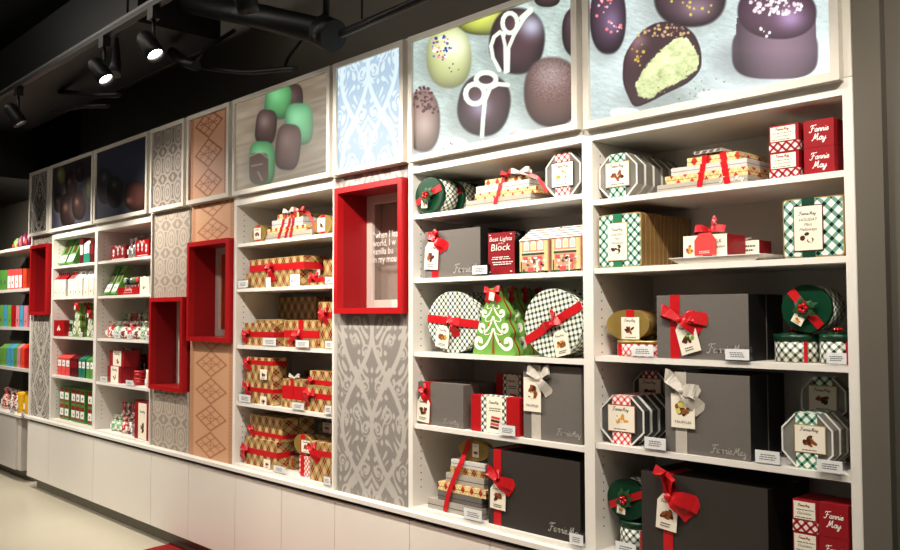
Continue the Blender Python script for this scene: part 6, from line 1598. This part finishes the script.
holder(125, 133, 377, 384, .0, z, 'tiny price holder below the two red round tins')
z = Zb[4]
for i in range(5): pouch('%s candy bag in the front row of the bottom bag shelf, %s' % (lc_[('baggreen', 'baggreen', 'bagred', 'bagmix', 'foil')[i]] if i < 4 else 'silvery candy bag', pn[i]) if False else ('pale green bag', 'light green bag', 'red and white bag', 'white and brown bag', 'silvery bag')[i] + ' in the front row of the bottom bag shelf', 111 + i * 5.2, 4.6, 419, 436, .05 + .01 * (i % 2), z, ('baggreen', 'baggreen', 'bagred', 'bagmix', 'foil')[i], i + 20, h=.12)
for i in range(5): pouch(('dark red and white bag', 'brown and white bag', 'bright red bag', 'green and white bag', 'pale brown bag')[i] + ' in the rear row of the bottom bag shelf', 120.5 + i * 5.0, 4.0, 405, 436, .16 + .01 * (i % 2), z, ('bagred', 'bagmix', 'bagred', 'baggreen', 'bagmix')[i], i + 30, h=.20)
x0, x1, h = fr(134.5, 149.3, 407, 443.5, .02); w = x1 - x0
t, h = rw_box('tall red box with cream label at the right of the bottom bag shelf', 134.5, 149.3, 407, 443.5, .02, z, .09, 9)
print_box('second tall red box behind the one with cream label, bottom shelf', 134.5, 149.3, 407, 443.5, .115, z, .04, 'dred', 11, h=h)

# ================================================================== far left shelf run
ZL = [q_ + E_ for q_ in LZ]
def bottle(label, xp, w_px, top, y, z, mat, h):
    x0, x1, _ = fr(xp - w_px / 2, xp + w_px / 2, 230, 245, y); cx = (x0 + x1) / 2; r_ = min((x1 - x0) / 2, .045)
    t = thing('bag', label, 'bag', (cx, y + r_, z)); mb = M(); n_ = 14; prof = [(0, 1), (.35, 1.0), (.7, .85), (.92, .45), (1.0, .2)]
    rows = [mb.add([(cx + r_ * k * math.cos(2 * math.pi * i / n_), y + r_ + r_ * k * math.sin(2 * math.pi * i / n_), z + h * a) for i in range(n_)]) for a, k in prof]
    for a, b_ in zip(rows[:-1], rows[1:]):
        for i in range(n_): mb.face((a + i, a + (i + 1) % n_, b_ + (i + 1) % n_, b_ + i), [(0, 0)] * 4, 0, True)
    mb.face([rows[0] + i for i in range(n_ - 1, -1, -1)], [(0, 0)] * n_); mb.face([rows[-1] + i for i in range(n_)], [(0, 0)] * n_)
    mb.build('bag_body', mat, t); M().box(cx - r_ * .5, cx + r_ * .5, y - .003, y - .001, z + h * .2, z + h * .45).build('label', 'pinktag', t)
MT['plum'] = plain('plum_wrapping', (96, 24, 52), .4); MT['mauve'] = plain('mauve_wrapping', (128, 76, 100), .5)
MT['sky'] = plain('sky_blue_card', (80, 160, 190), .45); MT['rose'] = plain('rose_card', (206, 130, 140), .45); MT['yellow'] = plain('yellow_gift_bag', (226, 176, 34), .5, var=.2, scale=90); MT['orange'] = plain('orange_card', (222, 70, 36), .45)
bottle('lime green rounded pack on the top far left shelf', 13.5, 4, 231, .08, ZL[0], 'lime', .115)
bottle('mauve rounded pack beside the lime green one, far left shelf', 17.5, 4.4, 229, .08, ZL[0], 'mauve', .13)
bottle('plum pointed pack in the middle of the top far left shelf', 21.2, 4.2, 227, .08, ZL[0], 'plum', .15)
bottle('largest plum pointed pack next to the zebra print panel', 26, 5.6, 226, .06, ZL[0], 'plum', .165)
z = ZL[1]
for i, (a, m_) in enumerate(((1.5, 'lime2'), (5.2, 'lime2'), (9.3, 'pinktag'), (13.0, 'pinktag'), (16.7, 'pinktag'), (20.4, 'pinktag'), (24.6, 'orange'))):
    carton('%s carton, %s from the left on the second far left shelf' % ({'lime2': 'green', 'pinktag': 'coral patterned', 'orange': 'orange'}[m_], ws[i]), a - 1.7, a + 1.7, 267.5, 287.5, .05, z, .12, m_, 'paper' if m_ == 'pinktag' else m_, False, 'dark', (.08, .68), seed=i)
z = ZL[2]
for i, (a, m_) in enumerate(((1.2, 'lime'), (5.2, 'sky'), (9.2, 'lime'), (13.2, 'red'), (17.6, 'rose'), (21.6, 'sky'), (25.6, 'rose'))):
    carton('%s box, %s from the left on the third far left shelf' % ({'lime': 'lime green', 'sky': 'sky blue', 'red': 'bright red', 'rose': 'rose pink'}[m_], ws[i]), a - 1.8, a + 1.8, 305, 326.5, .04, z, .10, m_, m_, False, 'choc', (.12, .5), seed=i)
z = ZL[3]
for i, (a, m_) in enumerate(((.8, 'lime'), (4.4, 'lime'), (8.3, 'sky'), (12.0, 'sky'), (15.4, 'lime2'), (18.6, 'rose'), (22.8, 'orange'), (26.2, 'red'))):
    carton('%s gabled carton, %s from the left on the fourth far left shelf' % ({'lime': 'lime green', 'sky': 'sky blue', 'lime2': 'deep green', 'rose': 'pink', 'orange': 'orange', 'red': 'red'}[m_], ws[i]), a - 1.6, a + 1.6, 344, 365 + a * .15, .04, z, .10, m_, m_, True, 'choc', (.1, .35), seed=i)
z = .6088
for i, (a, w_, m_, nm) in enumerate(((2.2, 4.4, 'bagred', 'dark red gathered bag'), (7.6, 4.2, 'bagmix', 'clear floral gathered bag'), (12.6, 4.2, 'bagmix', 'second clear floral gathered bag'))):
    pouch(nm + ' standing on the far left worktop', a, w_, 385, 408, .05, z, m_, i + 60, h=.20)
pouch('yellow printed gift bag standing on the far left worktop', 17.8, 4.8, 388, 413, .03, z, 'yellow', 70, h=.20, tie=False)
pouch('second yellow printed gift bag beside the zebra print panel', 24.6, 4.8, 388, 413, .05, z, 'yellow', 71, h=.20, tie=False)
for i, (a, b_) in enumerate(((9.5, 13), (20.5, 24))): holder(a, b_, 407, 412, -.02, z, 'tiny price holder before the %s on the far left worktop' % ('clear floral bags', 'yellow bags')[i])

# ------------------------------------------------------------------ keep everything inside its own bay
bpy.context.view_layer.update()
def extent(o):
    Pp = []
    def rec(x):
        if x.type == 'MESH': Pp.extend([x.matrix_world @ Vector(c_) for c_ in x.bound_box])
        for ch in x.children: rec(ch)
    rec(o); return [min(p[i] for p in Pp) for i in range(3)], [max(p[i] for p in Pp) for i in range(3)]
FIX = ('shelf_unit', 'upper_', 'end_panel', 'display_box', 'patterned', 'lightbox', 'framed', 'pattern', 'spotlight', 'countertop', 'base_', 'wall', 'floor', 'ceil', 'light_track', 'air', 'pipe', 'hanger', 'cable', 'hanging')
for o in list(SC.objects):
    if o.parent or o.type not in ('MESH', 'EMPTY') or (o.type == 'EMPTY' and not o.children) or o.name.startswith(FIX): continue
    lo, hi = extent(o); xc = (lo[0] + hi[0]) / 2
    if hi[2] > 2.2: continue
    for a, b_ in (('B1a', 'B1b'), ('B1c', 'B1d'), ('B2a', 'B2b'), ('B3a', 'B3b'), ('B4a', 'B4b')):
        best = min(((abs(xc - (X[p_] + X[q_]) / 2), p_, q_) for p_, q_ in (('B1a', 'B1b'), ('B1c', 'B1d'), ('B2a', 'B2b'), ('B3a', 'B3b'), ('B4a', 'B4b'))))
        if (best[1], best[2]) != (a, b_) or best[0] > .55: continue
        if 'far left' in o['label'] or xc < -8.25: continue
        if lo[0] < X[a]: o.location.x += X[a] - lo[0] + .001
        elif hi[0] > X[b_]: o.location.x -= hi[0] - X[b_] + .001
# ------------------------------------------------------------------ repeats carry a group phrase
bpy.context.view_layer.update()
WHERE = ((-20, -8.26, 'on the far left shelf run'), (-8.26, -6.76, 'in the carton shelf unit'), (-6.76, -5.77, 'in the candy bag shelf unit'), (-5.77, -3.63, 'in the argyle gift shelf unit'), (-3.63, -2.03, 'in the tree box shelf unit'), (-2.03, 9, 'in the rightmost shelf unit'))
kinds = {}
for o in SC.objects:
    if o.parent or 'label' not in o: continue
    nm = o.name.split('.')[0]
    if nm == 'spotlight': w_ = 'on the black track'
    elif nm in ('shelf_unit', 'display_box', 'patterned_panel'): w_ = 'along the wall'
    elif nm in ('lightbox', 'pattern_frame', 'framed_picture'): w_ = 'in the top row'
    elif nm in ('hanger_rod', 'cable_arm', 'pipe', 'end_panel', 'cabinet'): continue
    else: w_ = next(p_ for a, b_, p_ in WHERE if a <= o.location.x < b_)
    kinds.setdefault((nm, w_), []).append(o)
for (nm, w_), l_ in kinds.items():
    if len(l_) > 1:
        pl_ = nm.replace('_', ' '); pl_ = pl_ + ('es' if pl_.endswith(('x', 's')) else 's')
        for o in l_: o['group'] = pl_ + ' ' + w_
